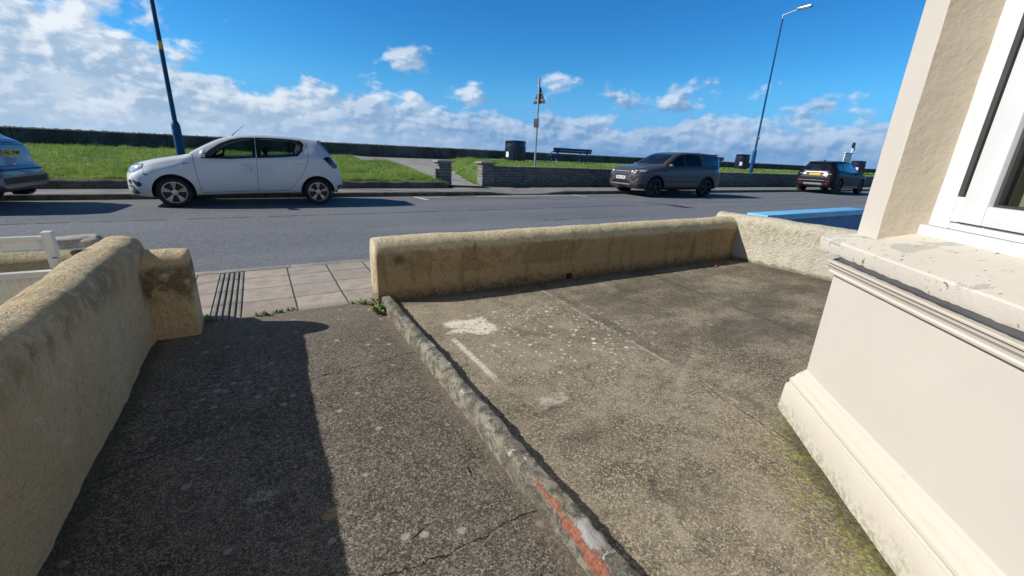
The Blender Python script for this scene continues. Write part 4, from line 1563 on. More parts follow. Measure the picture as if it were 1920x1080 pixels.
def stone_block_stack(mb, x0, x1, y0, y1, z0, z1, rows, rng, jut=.012):
    h = (z1 - z0) / rows
    for r in range(rows):
        j = rng.uniform(-jut, jut)
        k = rng.uniform(-jut, jut)
        mb.rbox(x0 + j, x1 + k, y0 + rng.uniform(-jut, jut), y1, z0 + r * h + .002, z0 + (r + 1) * h - .002, .012)


def pillar(label, x0, x1, ztop, cap, step=None):
    t = thing('stone_pillar', label, 'pillar', ((x0 + x1) / 2, 14.8, .05), group='stone pillars at the lawn entrance')
    rg = random.Random(int(x0 * 10))
    mb = MB()
    stone_block_stack(mb, x0, x1, 14.62, 15.05, 0.0, ztop, 7, rg)
    if step:
        stone_block_stack(mb, x0 - .13, x0 - .015, 14.66, 14.95, 0.0, ztop - .22, 5, rg)
    under(mb.build('shaft', M_['coursed_stone']), t)
    mb = MB()
    mb.rbox(x0 - .09, x1 + .09, 14.55, 15.13, ztop + .002, ztop + .055, .012)
    mb.rbox(x0 - .03, x1 + .03, 14.62, 15.06, ztop + .0555, ztop + .075, .008)
    under(mb.build('cap', M_['promenade_concrete']), t)


pillar('stone pillar with flat cap and a lower step, left of the lawn entrance', 5.60, 6.08, .90, 1, True)
pillar('stone pillar with flat cap at the end of the stone wall, right of the entrance', 7.32, 7.83, .90, 1)
t_ = thing('stone_wall', 'dark coursed stone wall along the far pavement from the entrance pillar to the right', 'stone wall', (20, 14.9, 0))
mb = MB()
rg = random.Random(2)
x = 7.86
while x < 60:
    L = rg.uniform(.22, .48) if x < 30 else 3.0
    for r in range(7):
        j = rg.uniform(-.015, .015)
        sh = .15 * (r % 2)
        mb.rbox(x + .003 + sh * (x > 8), x + L - .004 + sh, 14.70 + j, 15.0, .02 + r * .108, .02 + (r + 1) * .108 - .006, .01)
    x += L
under(mb.build('wall_body', M_['coursed_stone']), t_)
mb = MB()
x = 7.86
while x < 60:
    L = rg.uniform(.5, .9) if x < 30 else 3.0
    mb.rbox(x, x + L - .006, 14.66, 15.06, .778, .825 + rg.uniform(-.006, .006), .01)
    x += L
under(mb.build('coping', M_['coursed_stone']), t_)


# ------------------------------------------------------------------ street furniture
def lamp(x, y, zb_, label, tagz, yellow, H=9.2):
    t = thing('street_lamp', label, 'street lamp', (x, y, zb_), group='street lamps on the lawn')
    mb = MB()
    mb.tube([(0, 0, -.1), (0, 0, .02), (0, 0, 1.18), (0, 0, 1.24), (0, 0, 1.34)], [.108, .106, .106, .10, .060], 20)
    mb.rbox(-.05, .05, -.112, -.100, .35, .85, .004)
    o = mb.build('base', M_['lamp_blue'], t)
    mb = MB()
    mb.tube([(0, 0, 1.33), (0, 0, 4.5), (0, 0, H - zb_)], [.058, .048, .036], 16)
    mb.build('pole', M_['lamp_blue'], t)
    mb = MB()
    mb.tube([(0, 0.05, H - zb_ + .0), (0, -.25, H - zb_ + .06), (0, -.72, H - zb_ + .13)], [.034, .028, .026], 12)
    mb.tube([(0, 0, H - zb_ - .15), (0, 0, H - zb_ + .06)], [.045, .045], 12)
    mb.build('arm', M_['galvanised'], t)
    mb = MB()
    bmh = [(-.70, .11), (-.80, .16), (-1.25, .21), (-1.42, .22)]
    mb.rbox(-.13, .13, -1.42, -.72, H - zb_ + .10, H - zb_ + .19, .03, M=Matrix.Translation((0, 0, 0)) @ Matrix.Rotation(rad(0), 4, 'X'))
    hd = mb.build('lamp_head', M_['galvanised'], t)
    mb = MB()
    mb.rbox(-.10, .10, -1.36, -.90, H - zb_ + .085, H - zb_ + .099, .004)
    mb.build('lamp_lens', M_['white_label'], hd)
    mb = MB()
    if yellow:
        mb.lathe([(.0555, tagz), (.0575, tagz), (.0565, tagz + .2), (.0545, tagz + .2)], 24)
        mb.build('yellow_band', M_['yellow_label'], t)
        m2 = MB()
        m2.rbox(-.105, -.06, -.08, -.02, 1.0, 1.09, .008)
        m2.build('white_disc', M_['white_label'], t)
    else:
        mb.rbox(-.02, .10, -.07, -.05, tagz, tagz + .16, .004)
        mb.build('number_plate', M_['galvanised'], t)
    return t


lamp(-1.80, 15.5, .42, 'blue street lamp with yellow band, rising behind the white hatchback', 3.1, True, 9.3)
lamp(25.9, 15.35, .84, 'blue street lamp with its head in view, between the two dark cars', 1.9, False, 9.15)

# sign post seen edge-on from behind
t_ = thing('road_sign', 'back of a triangular road sign on a grey pole beside the litter bin', 'road sign', (10.08, 15.25, .84))
mb = MB(); mb.tube([(0, 0, -.2), (0, 0, 3.38)], .042, 16)
mb.build('pole', M_['galvanised'], t_)
Msg = Matrix.Translation((.0, -.0, 2.42)) @ Matrix.Rotation(rad(-80), 4, 'Z') @ Matrix.Rotation(rad(90), 4, 'X')
mb = MB(); mb.prism([(-.37, 0), (.37, 0), (.33, .06), (.03, .62), (-.03, .62), (-.33, .06)], -.062, -.056, M=Msg)
pl_ = mb.build('triangular_plate', M_['sign_back'], t_)
mb = MB(); mb.prism([(-.25, .12), (.25, .12), (.25, .15), (-.25, .15)], -.0555, -.042, M=Msg); mb.prism([(-.12, .38), (.12, .38), (.12, .41), (-.12, .41)], -.0555, -.042, M=Msg)
mb.build('bracket', M_['galvanised'], t_)
mb = MB(); mb.rbox(-.13, .13, -.062, -.045, 1.52, 1.86, .004, M=Matrix.Rotation(rad(-74), 4, 'Z'))
mb.build('small_plate', M_['sign_back'], t_)


def litter_bin(x, y, z, s, rz, label, h=1.0):
    t = thing('litter_bin', label, 'litter bin', (x, y, z), rz, group='navy litter bins on the lawn')
    R = .47 * s
    mb = MB()
    prof = [(R * .93, 0), (R * .95, .04), (R * .97, .3 * h), (R, .72 * h), (R, .74 * h)]
    n = 40
    mb.lathe([(R * .90, -.05), (R * .93, .0)] + prof, n)
    mb.build('body', M_['bin_navy'], t)
    mb = MB()
    for k in range(n):
        if not (n * .42 < k < n * .58):
            th0, th1 = 2 * math.pi * k / n, 2 * math.pi * (k + 1) / n
            q = [(R * math.cos(a_), R * math.sin(a_), z_) for z_ in (.735 * h, .90 * h) for a_ in (th0, th1)]
            q2 = [(.94 * p[0], .94 * p[1], p[2]) for p in q]
            mb.addv(q + q2, [(0, 1, 3, 2), (4, 6, 7, 5), (0, 2, 6, 4), (1, 5, 7, 3)])
    mb.lathe([(R * 1.02, .89 * h), (R * 1.03, .93 * h), (R * .98, .965 * h), (R * .7, .99 * h), (.001, 1.0 * h)], n)
    hd = mb.build('hood', M_['bin_navy'], t)
    mb = MB(); mb.lathe([(R * .92, .70 * h), (.9 * R, .88 * h), (.001, .885 * h)], 24)
    mb.build('opening', M_['bin_dark'], t)
    mb = MB()
    a0, a1 = rad(178), rad(200)
    vs = [((R * .995 + .004) * math.cos(a_), (R * .995 + .004) * math.sin(a_), z_) for a_ in (a0, (a0 + a1) / 2, a1) for z_ in (.22 * h, .46 * h)]
    mb.addv(vs, [(0, 1, 3, 2), (2, 3, 5, 4)])
    mb.build('white_sticker', M_['white_label'], t)
    mb = MB()
    for k in range(22):
        a_ = 2 * math.pi * k / 22
        mb.tube([(R * .965 * math.cos(a_), R * .965 * math.sin(a_), .05), (R * 1.0 * math.cos(a_), R * 1.0 * math.sin(a_), .70 * h)], .012, 6)
    mb.build('rib_moulding', M_['bin_navy'], t)


litter_bin(10.98, 18.4, .93, 1.06, 0, 'navy litter bin with white sticker, nearest one, beside the road sign pole', 1.0)
litter_bin(29.4, 18.2, 1.0, .95, .3, 'navy litter bin beside the blue street lamp with its head in view', .98)
litter_bin(46.2, 17.8, 1.0, 1.15, .2, 'dark litter bin behind the black car, below the white lifebuoy board', 1.05)


def bench(x, y, z, rz, label):
    t = thing('park_bench', label, 'bench', (x, y, z), rz, group='blue park benches on the lawn')
    t.scale = (1.12, 1, .84)
    L = 1.12
    for sx_ in (-.86, .86):
        mb = MB()
        mb.tube([(sx_, -.26, 0), (sx_, -.23, .12), (sx_, -.16, .30), (sx_, -.24, .42)], [.05, .04, .04, .045], 8)
        mb.tube([(sx_, .30, 0), (sx_, .24, .14), (sx_, .16, .30), (sx_, .22, .46), (sx_, .30, .62), (sx_, .34, .82)], [.05, .04, .045, .045, .04, .045], 8)
        mb.tube([(sx_, -.22, .41), (sx_, .2, .38)], .03, 8)
        mb.tube([(sx_, -.26, .62), (sx_, -.05, .64), (sx_, .27, .60)], .022, 8)
        mb.tube([(sx_, -.24, .42), (sx_, -.26, .62)], .022, 8)
        mb.build('cast_frame', M_['bench_blue'], t)
    mb = MB()
    for k in range(5):
        mb.rbox(-L, L, -.26 + k * .10, -.175 + k * .10, .405, .435, .006)
    mb.build('seat', M_['bench_blue'], t)
    mb = MB()
    mb.rbox(-L, L, .275, .310, .58, .715, .006)
    mb.rbox(-L, L, .290, .325, .72, .86, .006)
    mb.build('backrest', M_['bench_slat'], t)
    return t


bench(14.30, 18.4, .97, rad(180), 'dark blue bench on the lawn between the road sign and the grey car')
bench(25.6, 18.1, .96, rad(186), 'dark blue bench partly hidden behind the grey car')

# lifebuoy board with post
t_ = thing('lifebuoy_station', 'white lifebuoy board with a round-topped pole above the black car', 'lifebuoy post', (43.0, 17.4, .95))
mb = MB()
mb.rbox(-.72, .55, -.02, .04, .62, 1.58, .02)
mb.build('board', M_['white_label'], t_)
mb = MB()
mb.rbox(-.78, .61, -.08, .08, 1.585, 1.66, .02)
mb.tube([(-.55, .1, 0), (-.55, .1, 1.58)], .05, 10)
mb.tube([(.45, .1, 0), (.45, .1, 1.58)], .05, 10)
mb.build('frame', M_['galvanised'], t_)
mb = MB(); mb.tube([(.62, .1, 0), (.62, .1, 2.12)], .05, 10)
mb.build('pole', M_['white_label'], t_)
mb = MB()
ring = [(.62 + .17 * math.cos(a_), .1, 2.28 + .17 * math.sin(a_)) for a_ in [2 * math.pi * k / 20 for k in range(21)]]
mb.tube(ring, .07, 8)
mb.build('ring', M_['buoy_orange'], t_)
mb = MB(); mb.rbox(.78, .98, .05, .15, 1.85, 2.12, .03)
mb.build('side_box', M_['white_label'], t_)


# ------------------------------------------------------------------ weeds
m, nt, b = new_mat('weed_leaf')
P, X, Y, Z = pos(nt)
n1 = nt.noise(P, 25, 4)
nt.put(b.inputs['Base Color'], nt.mix(nt.step(n1, .35, .65), (0.05, 0.13, 0.025), (0.16, 0.24, 0.05)))
b.inputs['Roughness'].default_value = .5
simple('weed_dry', (0.26, 0.20, 0.07), .7)


def leaf(mb, base, az_, L, wd, rise, droop=.3, fold=.2, n=6):
    d = Vector((math.cos(az_), math.sin(az_), 0))
    s = Vector((-d.y, d.x, 0))
    vs, fs = [], []
    for i in range(n + 1):
        t = i / n
        p = Vector(base) + d * L * t * (1 - .15 * t) + Vector((0, 0, rise * L * math.sin(t * math.pi * (.5 + droop))))
        w_ = wd * math.sin(math.pi * min(1, .08 + t * .92)) ** .8
        vs += [p - s * w_ + Vector((0, 0, w_ * fold)), p, p + s * w_ + Vector((0, 0, w_ * fold))]
    for i in range(n):
        a_ = i * 3
        fs += [(a_, a_ + 1, a_ + 4, a_ + 3), (a_ + 1, a_ + 2, a_ + 5, a_ + 4)]
    mb.addv(vs, fs)


def weed(label, spots, seed, sc, cnt=9, mat='weed_leaf'):
    rg = random.Random(seed)
    mb = MB()
    for (x, y, k) in spots:
        for i in range(cnt):
            leaf(mb, (x + rg.uniform(-.01, .01), y + rg.uniform(-.01, .01), .0), rg.uniform(0, 6.28), sc * k * rg.uniform(.6, 1.2), sc * k * rg.uniform(.13, .22), rg.uniform(.2, .9))
    tag(mb.build('weed', M_[mat], ang=80), label, 'weed')


rg = random.Random(9)
weed('leafy green dock weed growing where the kerb meets the front wall', [(.735, 3.30, 1.0), (.76, 3.34, .8), (.71, 3.27, .7)], 1, .12, 8)
weed('small green weed at the foot of the front wall end, on the pavement side', [(.66, 3.52, 1), (.62, 3.55, .8), (.69, 3.49, .9), (.57, 3.56, .6)], 2, .05, 9)
weed('green weeds along the path edge between the drainage channel and the slabs', [(-.13 + .035 * i + rg.uniform(-.01, .01), 3.555 + .004 * i, rg.uniform(.5, 1.0)) for i in range(8)], 3, .042, 9)
weed('small weed at the foot of the gate pillar', [(-.445, 3.60, 1), (-.43, 3.57, .8), (-.40, 3.56, .6)], 4, .045, 10)
weed('withered yellow leaves of the dock weed lying on the path', [(.70, 3.24, 1.0)], 6, .10, 4, 'weed_dry')
mb = MB()
leaf(mb, (4.75, 3.02, .054), .4, .06, .022, .25)
tag(mb.build('fallen_leaf', M_['red_leaf'], ang=80), 'small red fallen leaf on the yard near the front wall', 'leaf')


# ------------------------------------------------------------------ cars
def car_paint(name, col, metal=0.0, rough=.28, flake=.04, dirt=(.14, .13, .11)):
    m, nt, b = new_mat(name)
    tc = nt.node('ShaderNodeTexCoord').outputs['Object']
    z = nt.node('ShaderNodeSeparateXYZ', {0: tc}).outputs[2]
    n = nt.noise(tc, 5, 6, .65)
    n2 = nt.noise(tc, 26, 5, .7)
    c = nt.mix(nt.mul(nt.step(n, .4, .7), flake * 3), col, tuple(x * .8 for x in col))
    d = nt.mul(nt.step(nt.add(z, nt.mul(nt.sub(n2, .5), .35)), .62, .22), .42)
    c = nt.mix(d, c, dirt)
    nt.put(b.inputs['Base Color'], c)
    nt.put(b.inputs['Roughness'], nt.add(rough, nt.mul(nt.add(n2, nt.mul(d, 1.2)), .16)))
    b.inputs['Metallic'].default_value = metal
    b.inputs['Coat Weight'].default_value = .75
    if name == 'paint_bronze':
        b.inputs['Specular IOR Level'].default_value = .3
        b.inputs['Coat Weight'].default_value = .4
    if name == 'paint_black':
        b.inputs['Specular IOR Level'].default_value = .1
        b.inputs['Coat Weight'].default_value = .12
    nt.put(b.inputs['Coat Roughness'], nt.add(.03, nt.mul(d, .5)))
    return m


car_paint('paint_white', (0.66, 0.68, 0.70), 0, .32)
car_paint('paint_bronze', (0.088, 0.077, 0.078), .25, .30, dirt=(.05, .043, .04))
car_paint('paint_black', (0.007, 0.007, 0.010), 0, .3, dirt=(.022, .021, .02))
car_paint('paint_silver', (0.19, 0.22, 0.26), .5, .35)
simple('trim_black', (0.012, 0.012, 0.013), .45, var=.2)
simple('tyre', (0.017, 0.017, 0.018), .8, var=.3, bump=.3, bscale=120)
simple('rim_silver', (0.50, 0.50, 0.51), .32, metal=.75, var=.1)
simple('rim_dark', (0.035, 0.035, 0.038), .35, metal=.6, var=.1)
simple('chrome', (0.62, 0.63, 0.65), .18, metal=.9)
simple('skid_silver', (0.34, 0.35, 0.36), .4, metal=.5)
simple('seat_cloth', (0.03, 0.032, 0.036), .9, var=.2)
simple('plate_white', (0.74, 0.75, 0.74), .4)
simple('plate_yellow', (0.72, 0.46, 0.04), .4)
simple('plate_ink', (0.01, 0.01, 0.012), .5)
simple('tail_red', (0.28, 0.008, 0.012), .15, coat=.8, var=.25, scale=18)
simple('tail_dark', (0.035, 0.004, 0.008), .15, coat=.8)
simple('lamp_clear', (0.50, 0.54, 0.60), .12, metal=.35, coat=.9, var=.4, scale=14)
simple('lamp_bright', (0.85, 0.87, 0.9), .1, coat=.9)
simple('scrape_green', (0.02, 0.035, 0.028), .8, var=.4, scale=30)


def pchip(xk, yk, x):
    xk = np.array(xk, float)
    yk = np.array(yk, float)
    h = np.diff(xk)
    d = np.diff(yk) / h
    m = np.zeros_like(yk)
    m[1:-1] = np.where(d[1:] * d[:-1] > 0, 2 * d[1:] * d[:-1] / (d[1:] + d[:-1] + 1e-12), 0)
    m[0], m[-1] = d[0], d[-1]
    x = np.clip(x, xk[0], xk[-1])
    i = np.clip(np.searchsorted(xk, x) - 1, 0, len(h) - 1)
    t = (x - xk[i]) / h[i]
    return ((1 + 2 * t) * (1 - t) ** 2 * yk[i] + t * (1 - t) ** 2 * h[i] * m[i] + t * t * (3 - 2 * t) * yk[i + 1] + t * t * (t - 1) * h[i] * m[i + 1])


def crom(pts, per):
    out = []
    P = [2 * np.array(pts[0]) - np.array(pts[1])] + [np.array(p) for p in pts] + [2 * np.array(pts[-1]) - np.array(pts[-2])]
    for i in range(1, len(P) - 2):
        p0, p1, p2, p3 = P[i - 1], P[i], P[i + 1], P[i + 2]
        t0 = 0
        t1 = t0 + max(1e-4, np.linalg.norm(p1 - p0)) ** .5
        t2 = t1 + max(1e-4, np.linalg.norm(p2 - p1)) ** .5
        t3 = t2 + max(1e-4, np.linalg.norm(p3 - p2)) ** .5
        for k in range(per):
            t = t1 + (t2 - t1) * k / per
            a1 = (t1 - t) / (t1 - t0) * p0 + (t - t0) / (t1 - t0) * p1
            a2 = (t2 - t) / (t2 - t1) * p1 + (t - t1) / (t2 - t1) * p2
            a3 = (t3 - t) / (t3 - t2) * p2 + (t - t2) / (t3 - t2) * p3
            b1 = (t2 - t) / (t2 - t0) * a1 + (t - t0) / (t2 - t0) * a2
            b2 = (t3 - t) / (t3 - t1) * a2 + (t - t1) / (t3 - t1) * a3
            out.append((t2 - t) / (t2 - t1) * b1 + (t - t1) / (t2 - t1) * b2)
    out.append(np.array(pts[-1]))
    return out


def lerp_tab(tab, x):
    xs_ = [a for a, _ in tab]
    ys_ = [b for _, b in tab]
    return float(pchip(xs_, ys_, np.array([x]))[0])


class Car:
    def __init__(s, spec, label, cat, loc, rz, paint, group=None):
        s.sp = spec
        s.root = thing('parked_car', label, cat, loc, rz, group)
        s.paint = paint
        s.build_body()

    def section(s, x):
        sp = s.sp
        zt, zs, zb = lerp_tab(sp['top'], x), lerp_tab(sp['shoulder'], x), lerp_tab(sp['bottom'], x)
        W, ws, wr, dr = lerp_tab(sp['W'], x), lerp_tab(sp['ws'], x), lerp_tab(sp['wr'], x), lerp_tab(sp['dr'], x)
        zs = min(zs, zt - dr - .004)
        zm = min(sp.get('zm', .55), zb + (zs - zb) * .6)
        zr_ = zt - dr
        crease = sp.get('crease', .012)
        pts = [(0, zb), (W * .80, zb), (W * .955, zb + .03), (W * .99, zb + .10 * min(1, (zs - zb) / .5)), (W, zm), (W - crease, zs - .10 * min(1, (zs - zb) / .5)), (ws, zs)]
        pts += [((ws + wr) / 2 + .012, (zs + zr_) / 2), (wr, zr_), (wr - .055, zt - dr * .38), (wr * .6, zt - dr * .08), (0, zt)]
        pts[7] = ((pts[6][0] * .5 + pts[8][0] * .5) + .010, pts[7][1])
        return crom(pts, 5)

    def build_body(s):
        sp = s.sp
        x0, x1 = sp['top'][0][0], sp['top'][-1][0]
        xs_ = [x0 + (x1 - x0) * i / 150 for i in range(151)]
        rings = []
        for x in xs_:
            h = s.section(x)
            ring = [(x, -p[0], p[1]) for p in h] + [(x, p[0], p[1]) for p in h[-2:0:-1]]
            rings.append(ring)
        m = len(rings[0])
        vs = [p for r in rings for p in r]
        fs = []
        for i in range(len(rings) - 1):
            for k in range(m):
                fs.append((i * m + k, i * m + (k + 1) % m, (i + 1) * m + (k + 1) % m, (i + 1) * m + k))
        for base, rev in ((0, 0), ((len(rings) - 1) * m, 1)):
            zc = sum(vs[base + k][2] for k in range(m)) / m
            bul = -.015 if not rev else .015
            ci = len(vs)
            vs.append((vs[base][0] + bul, 0, zc))
            for k in range(m):
                a, b_ = base + k, base + (k + 1) % m
                fs.append((a, b_, ci) if rev else (b_, a, ci))
        me = bpy.data.meshes.new('body')
        me.from_pydata(vs, [], fs)
        bm = bmesh.new()
        bm.from_mesh(me)
        bmesh.ops.recalc_face_normals(bm, faces=bm.faces[:])
        s.bvh = BVHTree.FromBMesh(bm)
        bm.to_mesh(me)
        bm.free()
        me.materials.append(M_[s.paint])
        tmp = bpy.data.objects.new('tmp_body', me)
        COL.objects.link(tmp)
        # cutters: wheel arches and window openings, both lined in black
        cut = MB()
        R = sp['arch_r']
        for wx in sp['wheels']:
            for sg in (-1, 1):
                pr_ = []
                n = 48
                for k in range(n):
                    a = 2 * math.pi * k / n
                    pr_.append((wx + R * math.cos(a), sp['wr_'] + R * math.sin(a)))
                ya, yb = (-1.2, -.52) if sg < 0 else (.52, 1.2)
                vs_ = [(px, ya, pz) for px, pz in pr_] + [(px, yb, pz) for px, pz in pr_]
                cut.addv(vs_, [tuple(range(n)), tuple(range(n, 2 * n))[::-1]] + [(i, n + i, n + (i + 1) % n, (i + 1) % n) for i in range(n)])
        for poly in sp['openings']:
            n = len(poly)
            vs_ = [(px, -1.3, pz) for px, pz in poly] + [(px, 1.3, pz) for px, pz in poly]
            cut.addv(vs_, [tuple(range(n)), tuple(range(n, 2 * n))[::-1]] + [(i, n + i, n + (i + 1) % n, (i + 1) % n) for i in range(n)])
        cme = cut.mesh('cutter')
        cme.materials.append(M_['trim_black'])
        co = bpy.data.objects.new('tmp_cut', cme)
        COL.objects.link(co)
        md = tmp.modifiers.new('b', 'BOOLEAN')
        md.operation = 'DIFFERENCE'
        md.object = co
        md.solver = 'EXACT'
        try:
            md.material_mode = 'TRANSFER'
        except Exception:
            pass
        try:
            md.use_self = True
        except Exception:
            pass
        bpy.context.view_layer.update()
        dg = bpy.context.evaluated_depsgraph_get()
        nm = bpy.data.meshes.new_from_object(tmp.evaluated_get(dg))
        nm.name = 'body'
        shade(nm, 32)
        o = bpy.data.objects.new('body', nm)
        COL.objects.link(o)
        o.parent = s.root
        s.body = o
        bpy.data.objects.remove(tmp)
        bpy.data.objects.remove(co)

    def hit(s, mode, a, b_, off):
        if mode in ('near', 'far'):
            sg = -1 if mode == 'near' else 1
            o_, d = Vector((a, sg * 3, b_)), Vector((0, -sg, 0))
        elif mode == 'front':
            o_, d = Vector((-5, a, b_)), Vector((1, 0, 0))
        elif mode == 'rear':
            o_, d = Vector((5, a, b_)), Vector((-1, 0, 0))
        else:
            o_, d = Vector((a, b_, 4)), Vector((0, 0, -1))
        r = s.bvh.ray_cast(o_, d)
        if r[0] is None:
            q = {'near': Vector((a, -.8, b_)), 'far': Vector((a, .8, b_)), 'front': Vector((-2.2, a, b_)), 'rear': Vector((2.2, a, b_)), 'top': Vector((a, b_, 1.4))}[mode]
            r = s.bvh.find_nearest(q)
        n = r[1]
        if n.dot(d) > 0:
            n = -n
        return r[0] + n * off

    def patch(s, name, mode, poly, mat, off=.004, step_=.035, parent=None, thick=0):
        bm = bmesh.new()
        f = bm.faces.new([bm.verts.new((p[0], p[1], 0)) for p in poly])
        for ax in (0, 1):
            lo = min(p[ax] for p in poly)
            hi = max(p[ax] for p in poly)
            n = max(1, int((hi - lo) / step_))
            for i in range(1, n):
                co = [0, 0, 0]
                co[ax] = lo + (hi - lo) * i / n
                no = [0, 0, 0]
                no[ax] = 1
                bmesh.ops.bisect_plane(bm, geom=bm.verts[:] + bm.edges[:] + bm.faces[:], plane_co=co, plane_no=no)
        for v in bm.verts:
            v.co = s.hit(mode, v.co.x, v.co.y, off)
        if thick:
            r = bmesh.ops.solidify(bm, geom=bm.faces[:], thickness=thick)
        bmesh.ops.recalc_face_normals(bm, faces=bm.faces[:])
        me = bpy.data.meshes.new(name)
        bm.to_mesh(me)
        bm.free()
        shade(me, 40)
        return link(name, me, M_[mat], parent or s.root)

    def ring(s, name, mode, outer, inner, mat, off=.005, parent=None):
        """frame between two polygons of equal count"""
        def dens(p):
            out = []
            for i in range(len(p)):
                a, b_ = p[i], p[(i + 1) % len(p)]
                for k in range(4):
                    out.append((a[0] + (b_[0] - a[0]) * k / 4, a[1] + (b_[1] - a[1]) * k / 4))
            return out
        A, B = dens(outer), dens(inner)
        n = len(A)
        vs = [s.hit(mode, *p, off) for p in A] + [s.hit(mode, *p, off) for p in B]
        mb = MB().addv(vs, [(i, (i + 1) % n, n + (i + 1) % n, n + i) for i in range(n)])
        return mb.build(name, M_[mat], parent or s.root)

    def seam(s, mode, pts, w_=.007, mat='trim_black', off=.0015, mb=None):
        own = mb is None
        if mb:
            s.seam(mode, pts, w_, mat, off).build('door_gap', M_['trim_black'], s.root)
            return mb
        mb = MB()
        q = []
        for i in range(len(pts) - 1):
            a, b_ = pts[i], pts[i + 1]
            n = max(1, int(math.hypot(b_[0] - a[0], b_[1] - a[1]) / .04))
            for k in range(n):
                q.append((a[0] + (b_[0] - a[0]) * k / n, a[1] + (b_[1] - a[1]) * k / n))
        q.append(pts[-1])
        vs, fs = [], []
        for i, p in enumerate(q):
            a, b_ = q[max(0, i - 1)], q[min(len(q) - 1, i + 1)]
            tx_, ty_ = b_[0] - a[0], b_[1] - a[1]
            L = math.hypot(tx_, ty_) or 1
            nx_, ny_ = -ty_ / L * w_ / 2, tx_ / L * w_ / 2
            vs += [s.hit(mode, p[0] + nx_, p[1] + ny_, off), s.hit(mode, p[0] - nx_, p[1] - ny_, off)]
        for i in range(len(q) - 1):
            fs.append((2 * i, 2 * i + 1, 2 * i + 3, 2 * i + 2))
        mb.addv(vs, fs)
        return mb

    def wheel(s, x, side, y, r, rim, rimr, spokes=5, width=.20, style='pairs'):
        w_ = bpy.data.objects.new('wheel', None)
        COL.objects.link(w_)
        w_.parent = s.root
        w_.location = (x, side * y, r)
        w_.rotation_euler = (rad(90) if side < 0 else rad(-90), 0, 0)
        tw = width
        mb = MB()
        prof = [(rimr, -tw * .9), (rimr + .012, -tw), (r - .035, -tw), (r - .008, -tw + .018), (r, -tw + .035), (r, -.035), (r - .008, -.015), (r - .035, .0), (rimr + .025, .004), (rimr + .008, -.004), (rimr, -.012)]
        mb.lathe(prof, 48)
        for gz_ in (-tw * .3, -tw * .5, -tw * .7):
            pass
        mb.build('tyre', M_['tyre'], w_, ang=40)
        mb = MB()
        mb.lathe([(rimr - .001, -.14), (rimr, -.012), (rimr - .002, .0), (rimr - .014, .002), (rimr - .022, -.012), (rimr - .026, -.14)], 48)
        hub = .055
        mb.lathe([(.001, -.012), (hub * .6, -.012), (hub, -.018), (hub + .008, -.04), (hub + .008, -.06)], 24)
        n = spokes
        for k in range(n):
            a0 = 2 * math.pi * (k + .25) / n
            if style == 'pairs':
                spans = ((-.20, -.035), (.035, .20))
            else:
                spans = ((-.17, .17),)
            for (u0, u1) in spans:
                vs = []
                for rr, hgt, ww in ((hub * .7, -.020, .55), (rimr * .55, -.014, .85), (rimr - .012, -.010, 1.0)):
                    sc = .055 + .0 * rr
                    for u_ in (u0, u1):
                        off_ = u_ * (rr * .9 + .02) * ww * (1.15 if style == 'pairs' else 1.0)
                        cx, cy = rr * math.cos(a0), rr * math.sin(a0)
                        px, py = cx - math.sin(a0) * off_, cy + math.cos(a0) * off_
                        vs += [(px, py, hgt), (px, py, hgt - .03)]
                mb.addv(vs, [(0, 4, 6, 2), (4, 8, 10, 6), (1, 3, 7, 5), (5, 7, 11, 9), (0, 1, 5, 4), (4, 5, 9, 8), (2, 6, 7, 3), (6, 10, 11, 7), (0, 2, 3, 1), (8, 9, 11, 10)])
        mb.build('rim', M_[rim], w_, ang=30)
        mb = MB()
        mb.lathe([(rimr - .02, -.085), (.001, -.085)], 32)
        for k in range(4):
            a0 = 2 * math.pi * (k + .5) / 4
            mb.lathe([(.009, -.010), (.001, -.010)], 10, M=Matrix.Translation((.085 * math.cos(a0) * .75, .085 * math.sin(a0) * .75, .0)))
        mb.build('brake_disc', M_['trim_black'], w_)
        return w_

    def wheels4(s, r, rim, rimr, y, spokes=5, style='pairs', width=.2):
        for x in s.sp['wheels']:
            for sd_ in (-1, 1):
                s.wheel(x, sd_, y, r, rim, rimr, spokes, width, style)

    def text(s, name, txt, size, M, mat, parent):
        cu = bpy.data.curves.new('t', 'FONT')
        cu.body = txt
        cu.size = size
        cu.align_x = 'CENTER'
        cu.align_y = 'CENTER'
        cu.extrude = .001
        cu.offset = .0016
        to = bpy.data.objects.new('t', cu)
        COL.objects.link(to)
        bpy.context.view_layer.update()
        me = bpy.data.meshes.new_from_object(to.evaluated_get(bpy.context.evaluated_depsgraph_get()))
        bpy.data.objects.remove(to)
        me.name = name
        me.transform(M)
        return link(name, me, M_[mat], parent)

    def plate(s, mode, z, mat, txt=None, y=0.0, w_=.52, h_=.111, out=.012, tilt=0):
        p = s.hit(mode, y, z, out)
        e = s.hit(mode, y + w_ / 2, z, out)
        sg = -1 if mode == 'front' else 1
        x = (min if sg < 0 else max)(p.x, e.x)
        mb = MB()
        mb.rbox(x - .006, x + .006, y - w_ / 2, y + w_ / 2, z - h_ / 2, z + h_ / 2, .003)
        o = mb.build('number_plate', M_[mat], s.root)
        if txt:
            # text plane: local X to the right as seen, local Y up
            if sg < 0:
                Mt = Matrix(((0, 0, -1, x - .0075), (-1, 0, 0, y), (0, 1, 0, z), (0, 0, 0, 1)))
            else:
                Mt = Matrix(((0, 0, 1, x + .0075), (1, 0, 0, y), (0, 1, 0, z), (0, 0, 0, 1)))
            s.text('plate_lettering', txt, .105, Mt, 'plate_ink', o)
        return o

